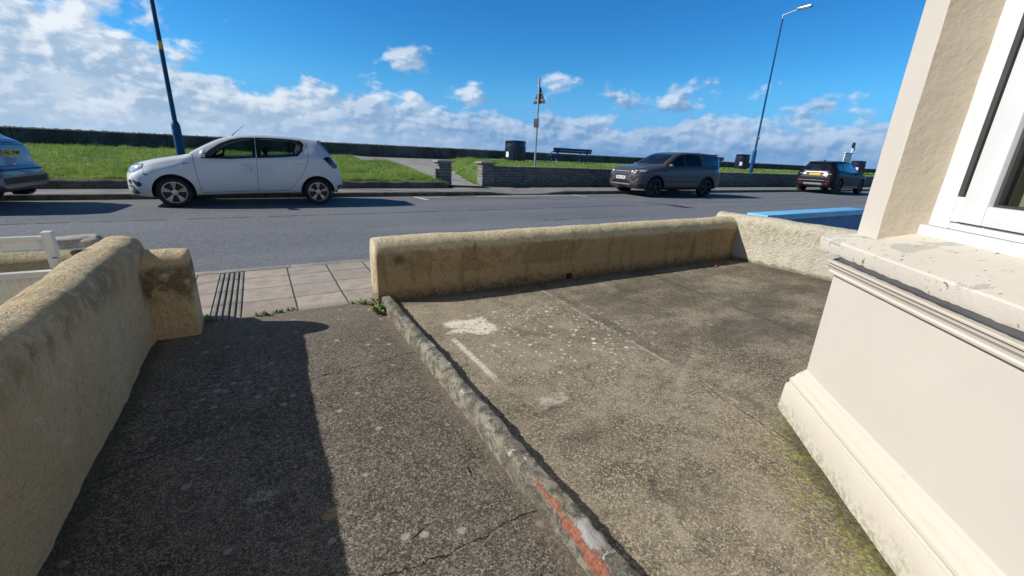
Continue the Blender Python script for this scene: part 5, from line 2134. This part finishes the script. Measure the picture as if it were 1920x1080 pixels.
    def mirror(s, x, z, y, mat, sc=1.0):
        for sg in (-1, 1):
            bm = bmesh.new()
            bmesh.ops.create_icosphere(bm, subdivisions=3, radius=1)
            for v in bm.verts:
                q = v.co
                v.co = Vector((x + q.x * .065 * sc * (1 if q.x < 0 else .35) + .02, sg * (y + .085 + q.y * .105 * sc), z + q.z * .068 * sc * (1 - .25 * (q.y * sg < 0))))
            me = bpy.data.meshes.new('mirror')
            bm.to_mesh(me)
            bm.free()
            shade(me, 60)
            o = link('mirror', me, M_[mat], s.root)
            mb = MB()
            mb.rbox(x - .01, x + .05, sg * y - .04, sg * y + .05, z - .075, z - .03, .008)
            mb.build('mirror_arm', M_['trim_black'], o)


def seats(car, xs_, ys_, z0, zt_):
    for x in xs_:
        for y in ys_:
            mb = MB()
            Mr = Matrix.Translation((x, y, 0)) @ Matrix.Rotation(rad(14), 4, 'Y')
            mb.rbox(-.06, .05, -.22, .22, z0, zt_ - .14, .04, M=Mr)
            mb.rbox(-.05, .03, -.12, .12, zt_ - .12, zt_ + .04, .03, M=Mr)
            mb.build('seat', M_['seat_cloth'], car.root)


# ---- white hatchback
spec = dict(
    top=[(-2.11, .66), (-2.07, .72), (-2.0, .80), (-1.88, .865), (-1.6, .945), (-1.3, 1.005), (-1.08, 1.055), (-.95, 1.13), (-.7, 1.275), (-.4, 1.415), (-.1, 1.488), (.3, 1.517), (.8, 1.510), (1.2, 1.482), (1.46, 1.452), (1.55, 1.36), (1.66, 1.22), (1.77, 1.06), (1.84, .92), (1.90, .72), (1.93, .60)],
    shoulder=[(-2.11, .56), (-1.95, .70), (-1.7, .80), (-1.3, .90), (-1.0, .97), (-.6, .985), (.2, 1.03), (.9, 1.08), (1.3, 1.12), (1.6, 1.10), (1.78, .95), (1.86, .80), (1.93, .52)],
    bottom=[(-2.11, .30), (-2.0, .235), (-1.7, .20), (-.9, .22), (0, .245), (.9, .255), (1.7, .28), (1.85, .34), (1.93, .40)],
    W=[(-2.11, .50), (-2.07, .60), (-2.0, .69), (-1.88, .765), (-1.65, .83), (-1.3, .862), (-.9, .858), (.0, .862), (.8, .862), (1.3, .866), (1.6, .84), (1.75, .79), (1.86, .72), (1.93, .62)],
    ws=[(-2.11, .46), (-2.0, .62), (-1.88, .70), (-1.6, .775), (-1.2, .80), (-.9, .81), (0, .825), (.9, .82), (1.3, .815), (1.6, .76), (1.78, .70), (1.86, .66), (1.93, .58)],
    wr=[(-2.11, .42), (-2.0, .56), (-1.8, .66), (-1.3, .73), (-1.08, .74), (-.8, .66), (-.4, .595), (.0, .585), (.8, .58), (1.3, .565), (1.5, .56), (1.7, .57), (1.86, .58), (1.93, .50)],
    dr=[(-2.11, .04), (-1.3, .035), (-1.0, .035), (-.6, .04), (0, .055), (1.2, .055), (1.5, .05), (1.9, .04), (1.93, .03)],
    zm=.60, crease=.012, arch_r=.365, wheels=(-1.345, 1.345), wr_=.30,
    openings=[[(-.66, 1.01), (-.60, 1.075), (-.44, 1.215), (-.25, 1.31), (-.05, 1.375), (.13, 1.40), (.11, 1.045)],
              [(.27, 1.06), (.27, 1.408), (.54, 1.41), (.86, 1.40), (1.05, 1.375), (1.09, 1.33), (1.06, 1.21), (.98, 1.125)]])
car = Car(spec, 'white five door hatchback with scraped front bumper parked across the road', 'car', (-.15, 11.80, -.06), 0, 'paint_white', 'cars parked along the far kerb')
car.wheels4(.30, 'rim_silver', .215, .845, 5, 'pairs', .19)
for md_ in ('near', 'far'):
    fo = [(-.83, .985), (-.66, 1.15), (-.47, 1.285), (-.27, 1.375), (-.05, 1.425), (.185, 1.44), (.165, 1.025), (-.3, .985)]
    fi = [(-.655, 1.015), (-.60, 1.078), (-.44, 1.222), (-.25, 1.318), (-.05, 1.382), (.125, 1.405), (.105, 1.05), (-.3, 1.02)]
    f_o = car.ring('window_frame', md_, fo, fi, 'trim_black', .004)
    car.patch('pane', md_, fi, 'car_glass', .001, .08, f_o)
    ro = [(.185, 1.02), (.195, 1.44), (.54, 1.448), (.88, 1.438), (1.09, 1.415), (1.14, 1.34), (1.10, 1.195), (.985, 1.085), (.6, 1.045)]
    ri = [(.272, 1.062), (.272, 1.412), (.54, 1.415), (.86, 1.404), (1.045, 1.378), (1.085, 1.33), (1.055, 1.213), (.965, 1.123), (.6, 1.085)]
    f_o = car.ring('window_frame', md_, ro, ri, 'trim_black', .004)
    car.patch('pane', md_, ri, 'car_glass', .001, .08, f_o)
    mb = MB()
    mb.addv([car.hit(md_, .90, 1.09, .003), car.hit(md_, .935, 1.10, .003), car.hit(md_, .945, 1.40, .003), car.hit(md_, .915, 1.40, .003)], [(0, 1, 2, 3)])
    mb.build('quarter_bar', M_['trim_black'], f_o)
    mb = car.seam(md_, [(-.955, 1.06), (-.945, .92), (-.93, .69), (-.905, .45), (-.885, .30)])
    car.seam(md_, [(.18, 1.02), (.165, .85), (.15, .6), (.135, .33)], mb=mb)
    car.seam(md_, [(1.20, 1.38), (1.205, 1.13), (1.17, .95), (1.06, .72), (.95, .57), (.80, .40), (.70, .335)], mb=mb)
    car.seam(md_, [(-.885, .30), (.135, .33), (.70, .335)], mb=mb)
    car.seam(md_, [(-1.86, .865), (-1.80, .82), (-1.78, .70)], .004, mb=mb)
    mb.build('door_gap', M_['trim_black'], car.root)
    for hx in (-.13, .90):
        z_ = .85 if hx < 0 else .90
        car.patch('door_handle', md_, [(hx, z_ - .028), (hx + .06, z_ - .034), (hx + .17, z_ - .026), (hx + .19, z_), (hx + .17, z_ + .014), (hx, z_ + .012)], 'paint_white', .014, .03, thick=.01)
        mb = car.seam(md_, [(hx - .01, z_ + .018), (hx + .06, z_ + .032), (hx + .16, z_ + .026)], .004)
        mb.build('handle_recess', M_['trim_black'], car.root)
    car.patch('headlight', md_, [(-2.055, .665), (-2.04, .76), (-1.985, .822), (-1.88, .845), (-1.765, .852), (-1.81, .775), (-1.90, .715), (-1.99, .675)], 'lamp_clear', .006)
    car.patch('tail_light', md_, [(1.51, 1.055), (1.59, 1.085), (1.785, 1.085), (1.83, .97), (1.85, .85), (1.78, .83), (1.71, .835), (1.61, .935)], 'tail_dark', .006)
    car.patch('tail_lamp_lens', md_, [(1.62, 1.04), (1.70, 1.045), (1.735, .97), (1.80, .92), (1.81, .86), (1.72, .86), (1.69, .93)], 'tail_red', .010)
    car.patch('rear_reflector', md_, [(1.78, .42), (1.86, .46), (1.90, .46), (1.88, .36), (1.80, .36)], 'tail_dark', .005)
    mb = car.seam(md_, [(1.44, 1.43), (1.52, 1.34), (1.66, 1.17), (1.76, 1.07)], .018, off=.003)
    mb.build('hatch_gap', M_['trim_black'], car.root)
    car.patch('sill_trim', md_, [(-.96, .19), (-.96, .245), (0, .268), (.97, .285), (.97, .22)], 'trim_black', .004)
for nm_, poly, mt in (('bumper_scrape', [(-2.0, .53), (-1.965, .545), (-1.95, .515), (-1.87, .50), (-1.845, .455), (-1.865, .415), (-1.93, .41), (-1.955, .46)], 'scrape_green'),
                      ('scrape_mark', [(-1.80, .665), (-1.79, .68), (-1.72, .645), (-1.725, .63), (-1.76, .64)], 'scrape_green'),
                      ('fog_lamp', [(-2.065, .50), (-2.05, .545), (-2.02, .54), (-2.01, .49), (-2.03, .45)], 'trim_black'),
                      ('broken_bumper', [(-2.07, .43), (-2.0, .435), (-1.96, .36), (-1.90, .295), (-1.93, .265), (-2.05, .285), (-2.02, .33), (-2.04, .38)], 'scrape_green'),
                      ('bumper_splinter', [(-2.05, .415), (-2.01, .415), (-1.97, .33), (-1.98, .31), (-2.03, .34)], 'lamp_clear'),
                      ('indicator_repeater', [(-1.14, .885), (-1.11, .895), (-1.02, .885), (-1.03, .865), (-1.11, .865)], 'chrome'),
                      ('door_lock', [(.04, .79), (.055, .80), (.065, .785), (.055, .77), (.04, .775)], 'trim_black')):
    car.patch(nm_, 'near', poly, mt, .005)
car.patch('windscreen', 'top', [(-1.03, -.66), (-.9, -.60), (-.42, -.53), (-.40, 0), (-.42, .53), (-.9, .60), (-1.03, .66), (-1.09, 0)], 'car_glass_solid', .004, .08)
car.patch('rear_window', 'rear', [(-.52, 1.12), (-.46, 1.38), (.46, 1.38), (.52, 1.12)], 'car_glass_solid', .004, .08)
car.patch('grille', 'front', [(-.36, .62), (-.36, .70), (.36, .70), (.36, .62)], 'trim_black', .006)
car.patch('lower_grille', 'front', [(-.42, .34), (-.40, .44), (.40, .44), (.42, .34)], 'trim_black', .006)
car.plate('front', .53, 'plate_white')
car.plate('rear', .62, 'plate_yellow')
mb = car.seam('top', [(-1.02, -.70), (-1.09, -.4), (-1.12, 0), (-1.09, .4), (-1.02, .70)], .05, off=.003)
mb.build('scuttle', M_['trim_black'], car.root)
car.mirror(-.76, 1.085, .83, 'paint_white', 1.2)
mb = MB(); mb.tube([(-.24, 0, 1.47), (-.21, 0, 1.50), (.02, 0, 1.70)], [.014, .007, .003], 8)
mb.build('aerial', M_['trim_black'], car.root)
mb = MB(); mb.rbox(1.43, 1.53, -.53, .53, 1.435, 1.452, .006)
mb.build('spoiler_lip', M_['paint_white'], car.root)
mb = MB(); mb.rbox(1.75, 1.82, -.5, .5, .26, .33, .01); mb.rbox(1.68, 1.71, -.66, -.60, .2, .33, .006)
mb.build('underbody', M_['trim_black'], car.root)
seats(car, (.10, .92), (-.36, .36), .7, 1.24)
mb = MB()
ringp = [(-.48 + .05 * math.sin(a) * 1.0, -.36 + .17 * math.cos(a), 1.05 + .17 * math.sin(a)) for a in [2 * math.pi * k / 24 for k in range(25)]]
mb.tube([(p[0], -p[1], p[2]) for p in ringp], .014, 8)
mb.tube([(-.48, .36, 1.05), (-.75, .36, .95)], .03, 8)
mb.build('steering_wheel', M_['trim_black'], car.root)

# ---- grey-bronze off-roader
spec2 = dict(
    top=[(-2.27, .84), (-2.22, .95), (-2.14, 1.02), (-2.0, 1.06), (-1.6, 1.12), (-1.2, 1.165), (-1.0, 1.20), (-.85, 1.29), (-.55, 1.47), (-.25, 1.61), (.05, 1.675), (.5, 1.705), (1.2, 1.70), (1.75, 1.685), (1.98, 1.665), (2.06, 1.58), (2.15, 1.32), (2.22, 1.12), (2.28, .98), (2.31, .80)],
    shoulder=[(-2.27, .74), (-2.1, .93), (-1.7, 1.03), (-1.2, 1.08), (-.5, 1.12), (.5, 1.15), (1.5, 1.18), (1.95, 1.20), (2.1, 1.10), (2.25, .90), (2.31, .70)],
    bottom=[(-2.27, .44), (-2.1, .33), (-1.8, .28), (-.8, .27), (.8, .28), (1.9, .31), (2.15, .40), (2.31, .46)],
    W=[(-2.27, .66), (-2.2, .78), (-2.1, .85), (-1.9, .91), (-1.5, .945), (-1.0, .945), (1.0, .945), (1.6, .95), (2.0, .90), (2.2, .83), (2.31, .72)],
    ws=[(-2.27, .62), (-2.2, .74), (-2.05, .81), (-1.6, .86), (-1.0, .88), (.6, .895), (1.5, .885), (1.95, .84), (2.2, .78), (2.31, .68)],
    wr=[(-2.27, .58), (-2.2, .70), (-1.9, .76), (-1.2, .81), (-.95, .81), (-.6, .74), (-.2, .70), (.5, .705), (1.5, .695), (1.95, .68), (2.1, .70), (2.31, .64)],
    dr=[(-2.27, .05), (-1.6, .04), (-1.0, .04), (-.5, .05), (0, .065), (1.8, .065), (2.0, .06), (2.31, .05)],
    zm=.78, crease=.015, arch_r=.43, wheels=(-1.37, 1.37), wr_=.365,
    openings=[[(-.66, 1.17), (-.36, 1.40), (-.12, 1.53), (.02, 1.57), (.02, 1.18)], [(.14, 1.19), (.14, 1.585), (.8, 1.59), (.92, 1.40), (.96, 1.24), (.93, 1.21)]])
a2 = rad(-6.15)
car2 = Car(spec2, 'grey-bronze off-roader with a white front number plate facing left beside the stone wall', 'car', (14.36, 12.02, -.06), a2 * .75, 'paint_bronze', 'cars parked along the far kerb')
car2.wheels4(.365, 'rim_dark', .265, .93, 5, 'pairs', .22)
for md_ in ('near', 'far'):
    fo = [(-.86, 1.125), (-.45, 1.42), (-.15, 1.575), (.085, 1.605), (.085, 1.14)]
    fi = [(-.66, 1.17), (-.36, 1.40), (-.12, 1.53), (.02, 1.57), (.02, 1.18)]
    f_o = car2.ring('window_frame', md_, fo, fi, 'trim_black', .004)
    car2.patch('pane', md_, fi, 'car_glass_dark', .001, .08, f_o)
    ro = [(.085, 1.14), (.085, 1.61), (.86, 1.62), (.99, 1.42), (1.03, 1.22), (.98, 1.165)]
    ri = [(.14, 1.19), (.14, 1.585), (.8, 1.59), (.92, 1.40), (.96, 1.24), (.93, 1.21)]
    f_o = car2.ring('window_frame', md_, ro, ri, 'trim_black', .004)
    car2.patch('pane', md_, ri, 'car_glass_dark', .001, .08, f_o)
    car2.patch('quarter_window', md_, [(1.22, 1.23), (1.10, 1.60), (1.80, 1.58), (1.92, 1.40), (1.95, 1.26)], 'car_glass_solid', .004, .08)
    mb = car2.seam(md_, [(-.93, 1.10), (-.92, .8), (-.88, .42)])
    car2.seam(md_, [(.09, 1.14), (.09, .8), (.08, .42)], mb=mb)
    car2.seam(md_, [(1.06, 1.20), (1.03, .95), (.90, .72), (.86, .46)], mb=mb)
    mb.build('door_gap', M_['trim_black'], car2.root)
    car2.patch('lower_cladding', md_, [(-.94, .27), (-.94, .40), (.94, .42), (.94, .28)], 'trim_black', .006)
    car2.patch('rubbing_strip', md_, [(-.84, .56), (-.84, .60), (.78, .62), (.84, .59), (.78, .575)], 'trim_black', .008)
    for wx in (-1.37, 1.37):
        mb = MB()
        vs, fs = [], []
        for k in range(25):
            a = math.pi * (k / 24) * 1.06 - .1
            for rr in (.425, .475):
                p = car2.hit(md_, wx + rr * math.cos(a), .365 + rr * math.sin(a), .006)
                vs.append(p)
        for k in range(24):
            fs.append((2 * k, 2 * k + 1, 2 * k + 3, 2 * k + 2))
        mb.addv(vs, fs)
        mb.build('arch_trim', M_['trim_black'], car2.root)
    for hx in (-.12, .84):
        car2.patch('door_handle', md_, [(hx, .985), (hx, 1.02), (hx + .17, 1.025), (hx + .17, .99)], 'paint_bronze', .012, .03, thick=.01)
    car2.patch('tail_light', md_, [(1.92, 1.00), (1.90, 1.10), (2.16, 1.10), (2.2, 1.00)], 'lamp_clear', .006)
    car2.patch('headlight', md_, [(-2.14, .90), (-2.12, .98), (-1.86, 1.005), (-1.78, .985), (-1.9, .93)], 'lamp_clear', .007)
    car2.patch('rear_pillar_panel', md_, [(1.90, 1.24), (1.80, 1.60), (1.96, 1.60), (2.10, 1.26)], 'car_glass_solid', .006)
    car2.patch('bumper_cladding', md_, [(-2.12, .34), (-2.14, .46), (-1.86, .50), (-1.84, .30)], 'trim_black', .006)
    car2.patch('side_vent', md_, [(-1.06, .93), (-1.06, .97), (-.86, .985), (-.86, .955)], 'trim_black', .006)
for sg in (-1, 1):
    q = lambda pts: [(sg * a, b_) for a, b_ in pts]
    hl = car2.patch('headlight', 'front', q([(.46, .885), (.44, .955), (.80, .985), (.83, .93), (.62, .89)]), 'trim_black', .006)
    car2.patch('lamp_ring', 'front', q([(.50, .895), (.50, .945), (.57, .95), (.59, .92), (.57, .895)]), 'lamp_bright', .010, parent=hl)
    car2.patch('lamp_ring', 'front', q([(.66, .915), (.66, .96), (.72, .965), (.73, .935)]), 'lamp_bright', .010, parent=hl)
    car2.patch('fog_recess', 'front', q([(.53, .70), (.58, .765), (.83, .74), (.77, .56), (.68, .55)]), 'trim_black', .006)
    car2.patch('recess_trim', 'front', q([(.66, .565), (.73, .575), (.80, .70), (.83, .70), (.75, .555), (.66, .545)]), 'chrome', .010)
car2.patch('grille', 'front', [(-.46, .865), (-.44, .965), (.44, .965), (.46, .865), (.40, .85), (-.40, .85)], 'trim_black', .008)
car2.patch('grille_bar', 'front', [(-.42, .905), (-.42, .925), (.42, .925), (.42, .905)], 'skid_silver', .012)
car2.patch('grille_slot', 'front', [(-.44, .775), (-.44, .81), (.44, .81), (.44, .775)], 'trim_black', .008)
car2.patch('lower_intake', 'front', [(-.50, .52), (-.44, .60), (.44, .60), (.50, .52), (.46, .49), (-.46, .49)], 'trim_black', .008)
car2.patch('skid_plate', 'front', [(-.50, .435), (-.50, .475), (.50, .475), (.50, .435)], 'skid_silver', .012)
car2.plate('front', .685, 'plate_white', 'FN66 PHU', w_=.52)
car2.patch('windscreen', 'top', [(-.93, -.70), (-.75, -.66), (-.32, -.60), (-.26, 0), (-.32, .60), (-.75, .66), (-.93, .70), (-.99, 0)], 'car_glass_solid', .004, .08)
car2.patch('rear_window', 'rear', [(-.58, 1.2), (-.52, 1.56), (.52, 1.56), (.58, 1.2)], 'car_glass_solid', .004, .08)
mb = MB(); mb.rbox(1.90, 2.13, -.64, .64, 1.645, 1.675, .01)
mb.build('rear_spoiler', M_['trim_black'], car2.root)
mb = MB(); mb.rbox(1.62, 1.72, -.02, .02, 1.665, 1.72, .01)
mb.build('roof_aerial', M_['trim_black'], car2.root)
car2.mirror(-.78, 1.18, .90, 'paint_bronze', 1.15)
seats(car2, (.05, .95), (-.4, .4), .8, 1.42)

# ---- black off-roader seen from behind
spec3 = dict(spec2)
spec3['openings'] = []
spec3['top'] = [(-2.2, .80), (-2.14, .92), (-2.0, 1.0), (-1.6, 1.06), (-1.15, 1.10), (-.95, 1.16), (-.6, 1.36), (-.25, 1.52), (.1, 1.60), (.6, 1.625), (1.3, 1.60), (1.75, 1.555), (1.85, 1.48), (2.0, 1.22), (2.07, 1.06), (2.13, .90), (2.16, .80)]
spec3['shoulder'] = [(-2.2, .70), (-2.0, .88), (-1.5, .98), (-.9, 1.02), (.5, 1.08), (1.5, 1.12), (1.9, 1.12), (2.05, .98), (2.16, .70)]
spec3['W'] = [(-2.2, .6), (-2.05, .80), (-1.8, .90), (-1.3, .945), (1.0, .945), (1.5, .95), (1.85, .93), (2.05, .88), (2.16, .80)]
spec3['ws'] = [(-2.2, .56), (-2.0, .78), (-1.4, .86), (-.9, .87), (.6, .88), (1.5, .87), (1.9, .83), (2.16, .76)]
spec3['wr'] = [(-2.2, .52), (-2.0, .70), (-1.3, .77), (-.95, .78), (-.5, .68), (-.2, .63), (.6, .62), (1.5, .58), (1.8, .56), (2.0, .66), (2.16, .70)]
spec3['dr'] = [(-2.2, .05), (-1.0, .04), (0, .06), (1.6, .06), (2.16, .05)]
spec3['bottom'] = [(-2.2, .4), (-2.0, .30), (-.8, .27), (.8, .28), (1.8, .31), (2.05, .40), (2.16, .46)]
spec3['wheels'] = (-1.34, 1.34)
car3 = Car(spec3, 'black off-roader with yellow rear number plate facing away on the far right', 'car', (28.25, 11.92, -.06), rad(180 + 1.5), 'paint_black', 'cars parked along the far kerb')
car3.root.scale = (1.05, 1.03, 1.07)
car3.wheels4(.365, 'rim_dark', .27, .93, 5, 'pairs', .22)
for md_ in ('near', 'far'):
    car3.patch('side_window', md_, [(-.74, 1.07), (-.42, 1.30), (-.1, 1.46), (.5, 1.52), (.98, 1.50), (1.0, 1.14), (.2, 1.09)], 'car_glass_solid', .004, .08)
    car3.patch('quarter_window', md_, [(1.05, 1.14), (1.03, 1.49), (1.45, 1.45), (1.6, 1.30), (1.62, 1.16)], 'car_glass_solid', .004, .08)
    mb = car3.seam(md_, [(-.90, 1.02), (-.88, .42)])
    car3.seam(md_, [(.09, 1.08), (.08, .42)], mb=mb)
    car3.seam(md_, [(1.04, 1.1), (.86, .46)], mb=mb)
    mb.build('door_gap', M_['trim_black'], car3.root)
    car3.patch('lower_cladding', md_, [(-.94, .27), (-.94, .40), (.94, .42), (.94, .28)], 'skid_silver', .006)
    car3.patch('headlight', md_, [(-2.08, .82), (-2.06, .90), (-1.8, .93), (-1.75, .90)], 'lamp_clear', .006)
car3.patch('rear_window', 'rear', [(-.62, 1.14), (-.52, 1.46), (.52, 1.46), (.62, 1.14)], 'car_glass_solid', .004, .06)
car3.patch('tailgate_trim', 'rear', [(-.52, 1.055), (-.52, 1.075), (.52, 1.075), (.52, 1.055)], 'skid_silver', .008)
for sg in (-1, 1):
    q = lambda pts: [(sg * a, b_) for a, b_ in pts]
    car3.patch('tail_light', 'rear', q([(.42, .94), (.42, 1.02), (.80, 1.02), (.82, .94)]), 'tail_dark', .007)
    car3.patch('tail_strip', 'rear', q([(.46, .96), (.46, .985), (.74, .985), (.74, .96)]), 'lamp_clear', .011)
    car3.patch('bumper_reflector', 'rear', q([(.52, .60), (.52, .66), (.74, .66), (.76, .60)]), 'tail_red', .008)
    car3.patch('bumper_corner', 'rear', q([(.48, .42), (.48, .55), (.74, .55), (.72, .42)]), 'trim_black', .006)
car3.patch('rear_valance', 'rear', [(-.46, .42), (-.42, .54), (.42, .54), (.46, .42)], 'skid_silver', .009)
car3.patch('bumper_line', 'rear', [(-.72, .655), (-.72, .675), (.5, .675), (.5, .655)], 'skid_silver', .007)
car3.plate('rear', .955, 'plate_yellow')
mb = MB(); mb.rbox(1.70, 1.92, -.55, .55, 1.535, 1.56, .01)
mb.build('rear_spoiler', M_['trim_black'], car3.root)
mb = MB(); mb.rbox(1.35, 1.47, -.02, .02, 1.585, 1.66, .012)
mb.build('roof_aerial', M_['trim_black'], car3.root)
car3.patch('windscreen', 'top', [(-.9, -.66), (-.3, -.56), (-.22, 0), (-.3, .56), (-.9, .66), (-.95, 0)], 'car_glass_solid', .004, .1)
car3.mirror(-.74, 1.10, .90, 'paint_black', 1.1)

# ---- silver car at the left edge, seen from behind
spec4 = dict(
    top=[(-2.3, .78), (-2.2, .90), (-1.9, .98), (-1.1, 1.08), (-.9, 1.14), (-.5, 1.36), (-.1, 1.52), (.4, 1.60), (1.1, 1.59), (1.45, 1.53), (1.74, 1.40), (1.98, 1.25), (2.10, 1.19), (2.17, 1.10), (2.20, .92), (2.22, .78), (2.31, .71), (2.33, .66)],
    shoulder=[(-2.3, .68), (-2.0, .86), (-1.2, .98), (0, 1.04), (1.2, 1.08), (1.8, 1.08), (2.0, 1.03), (2.12, .94), (2.20, .74), (2.33, .60)],
    bottom=[(-2.3, .40), (-2.0, .26), (0, .25), (1.8, .30), (2.15, .36), (2.33, .38)],
    W=[(-2.3, .55), (-2.1, .78), (-1.5, .88), (0, .89), (1.4, .89), (1.9, .86), (2.1, .83), (2.2, .83), (2.28, .83), (2.33, .79)],
    ws=[(-2.3, .5), (-2.0, .76), (-1.2, .83), (0, .84), (1.3, .83), (1.8, .79), (2.1, .74), (2.2, .73), (2.33, .68)],
    wr=[(-2.3, .45), (-2.0, .66), (-1.1, .74), (-.5, .64), (0, .60), (1.2, .59), (1.6, .58), (1.95, .64), (2.15, .66), (2.2, .68), (2.33, .64)],
    dr=[(-2.3, .04), (-1, .04), (0, .06), (1.4, .06), (2.1, .05), (2.2, .03), (2.33, .02)],
    zm=.66, crease=.012, arch_r=.40, wheels=(-1.35, 1.30), wr_=.33, openings=[])
car4 = Car(spec4, 'silver-blue car cut off by the left edge of the view, showing its rear', 'car', (-6.06, 11.80, -.06), rad(-5), 'paint_silver', 'cars parked along the far kerb')
car4.wheels4(.33, 'rim_silver', .23, .87, 5, 'pairs', .2)
car4.patch('rear_window', 'top', [(1.50, -.50), (1.92, -.58), (1.96, 0), (1.92, .58), (1.50, .50), (1.46, 0)], 'car_glass_solid', .004, .06)
for md_ in ('near', 'far'):
    car4.patch('side_window', md_, [(-.7, 1.08), (-.3, 1.34), (.2, 1.50), (1.0, 1.50), (1.40, 1.38), (1.45, 1.14)], 'car_glass_solid', .004, .08)
    car4.patch('tail_light', md_, [(1.98, .82), (1.95, 1.05), (2.10, 1.05), (2.17, .95), (2.18, .82)], 'tail_red', .006)
    mb = car4.seam(md_, [(-.9, 1.02), (-.86, .4)])
    car4.seam(md_, [(.2, 1.06), (.2, .4)], mb=mb)
    mb.build('door_gap', M_['trim_black'], car4.root)
car4.plate('rear', .97, 'plate_yellow', 'OE62 XNM', y=.04, out=.004)
mb = car4.seam('rear', [(-.62, 1.10), (0, 1.115), (.62, 1.10)], .010)
car4.seam('rear', [(-.70, .80), (-.66, 1.02), (-.60, 1.12)], .008, mb=mb)
car4.seam('rear', [(.70, .80), (.66, 1.02), (.60, 1.12)], .008, mb=mb)
mb.build('tailgate_gap', M_['trim_black'], car4.root)
car4.patch('badge_strip', 'rear', [(-.05, 1.135), (-.05, 1.15), (.32, 1.145), (.32, 1.13)], 'trim_black', .003)
car4.patch('bumper_insert', 'rear', [(-.7, .675), (-.7, .70), (.7, .70), (.7, .675)], 'trim_black', .006)
car4.patch('bumper_lower', 'rear', [(-.68, .45), (-.72, .56), (.72, .56), (.68, .45)], 'trim_black', .006)
mb = MB(); mb.rbox(1.95, 2.22, -.55, .55, .30, .43, .02); mb.tube([(1.6, .35, .26), (2.22, .42, .27)], .04, 10); mb.rbox(1.85, 2.1, .45, .68, .17, .40, .04)
mb.build('exhaust', M_['trim_black'], car4.root)
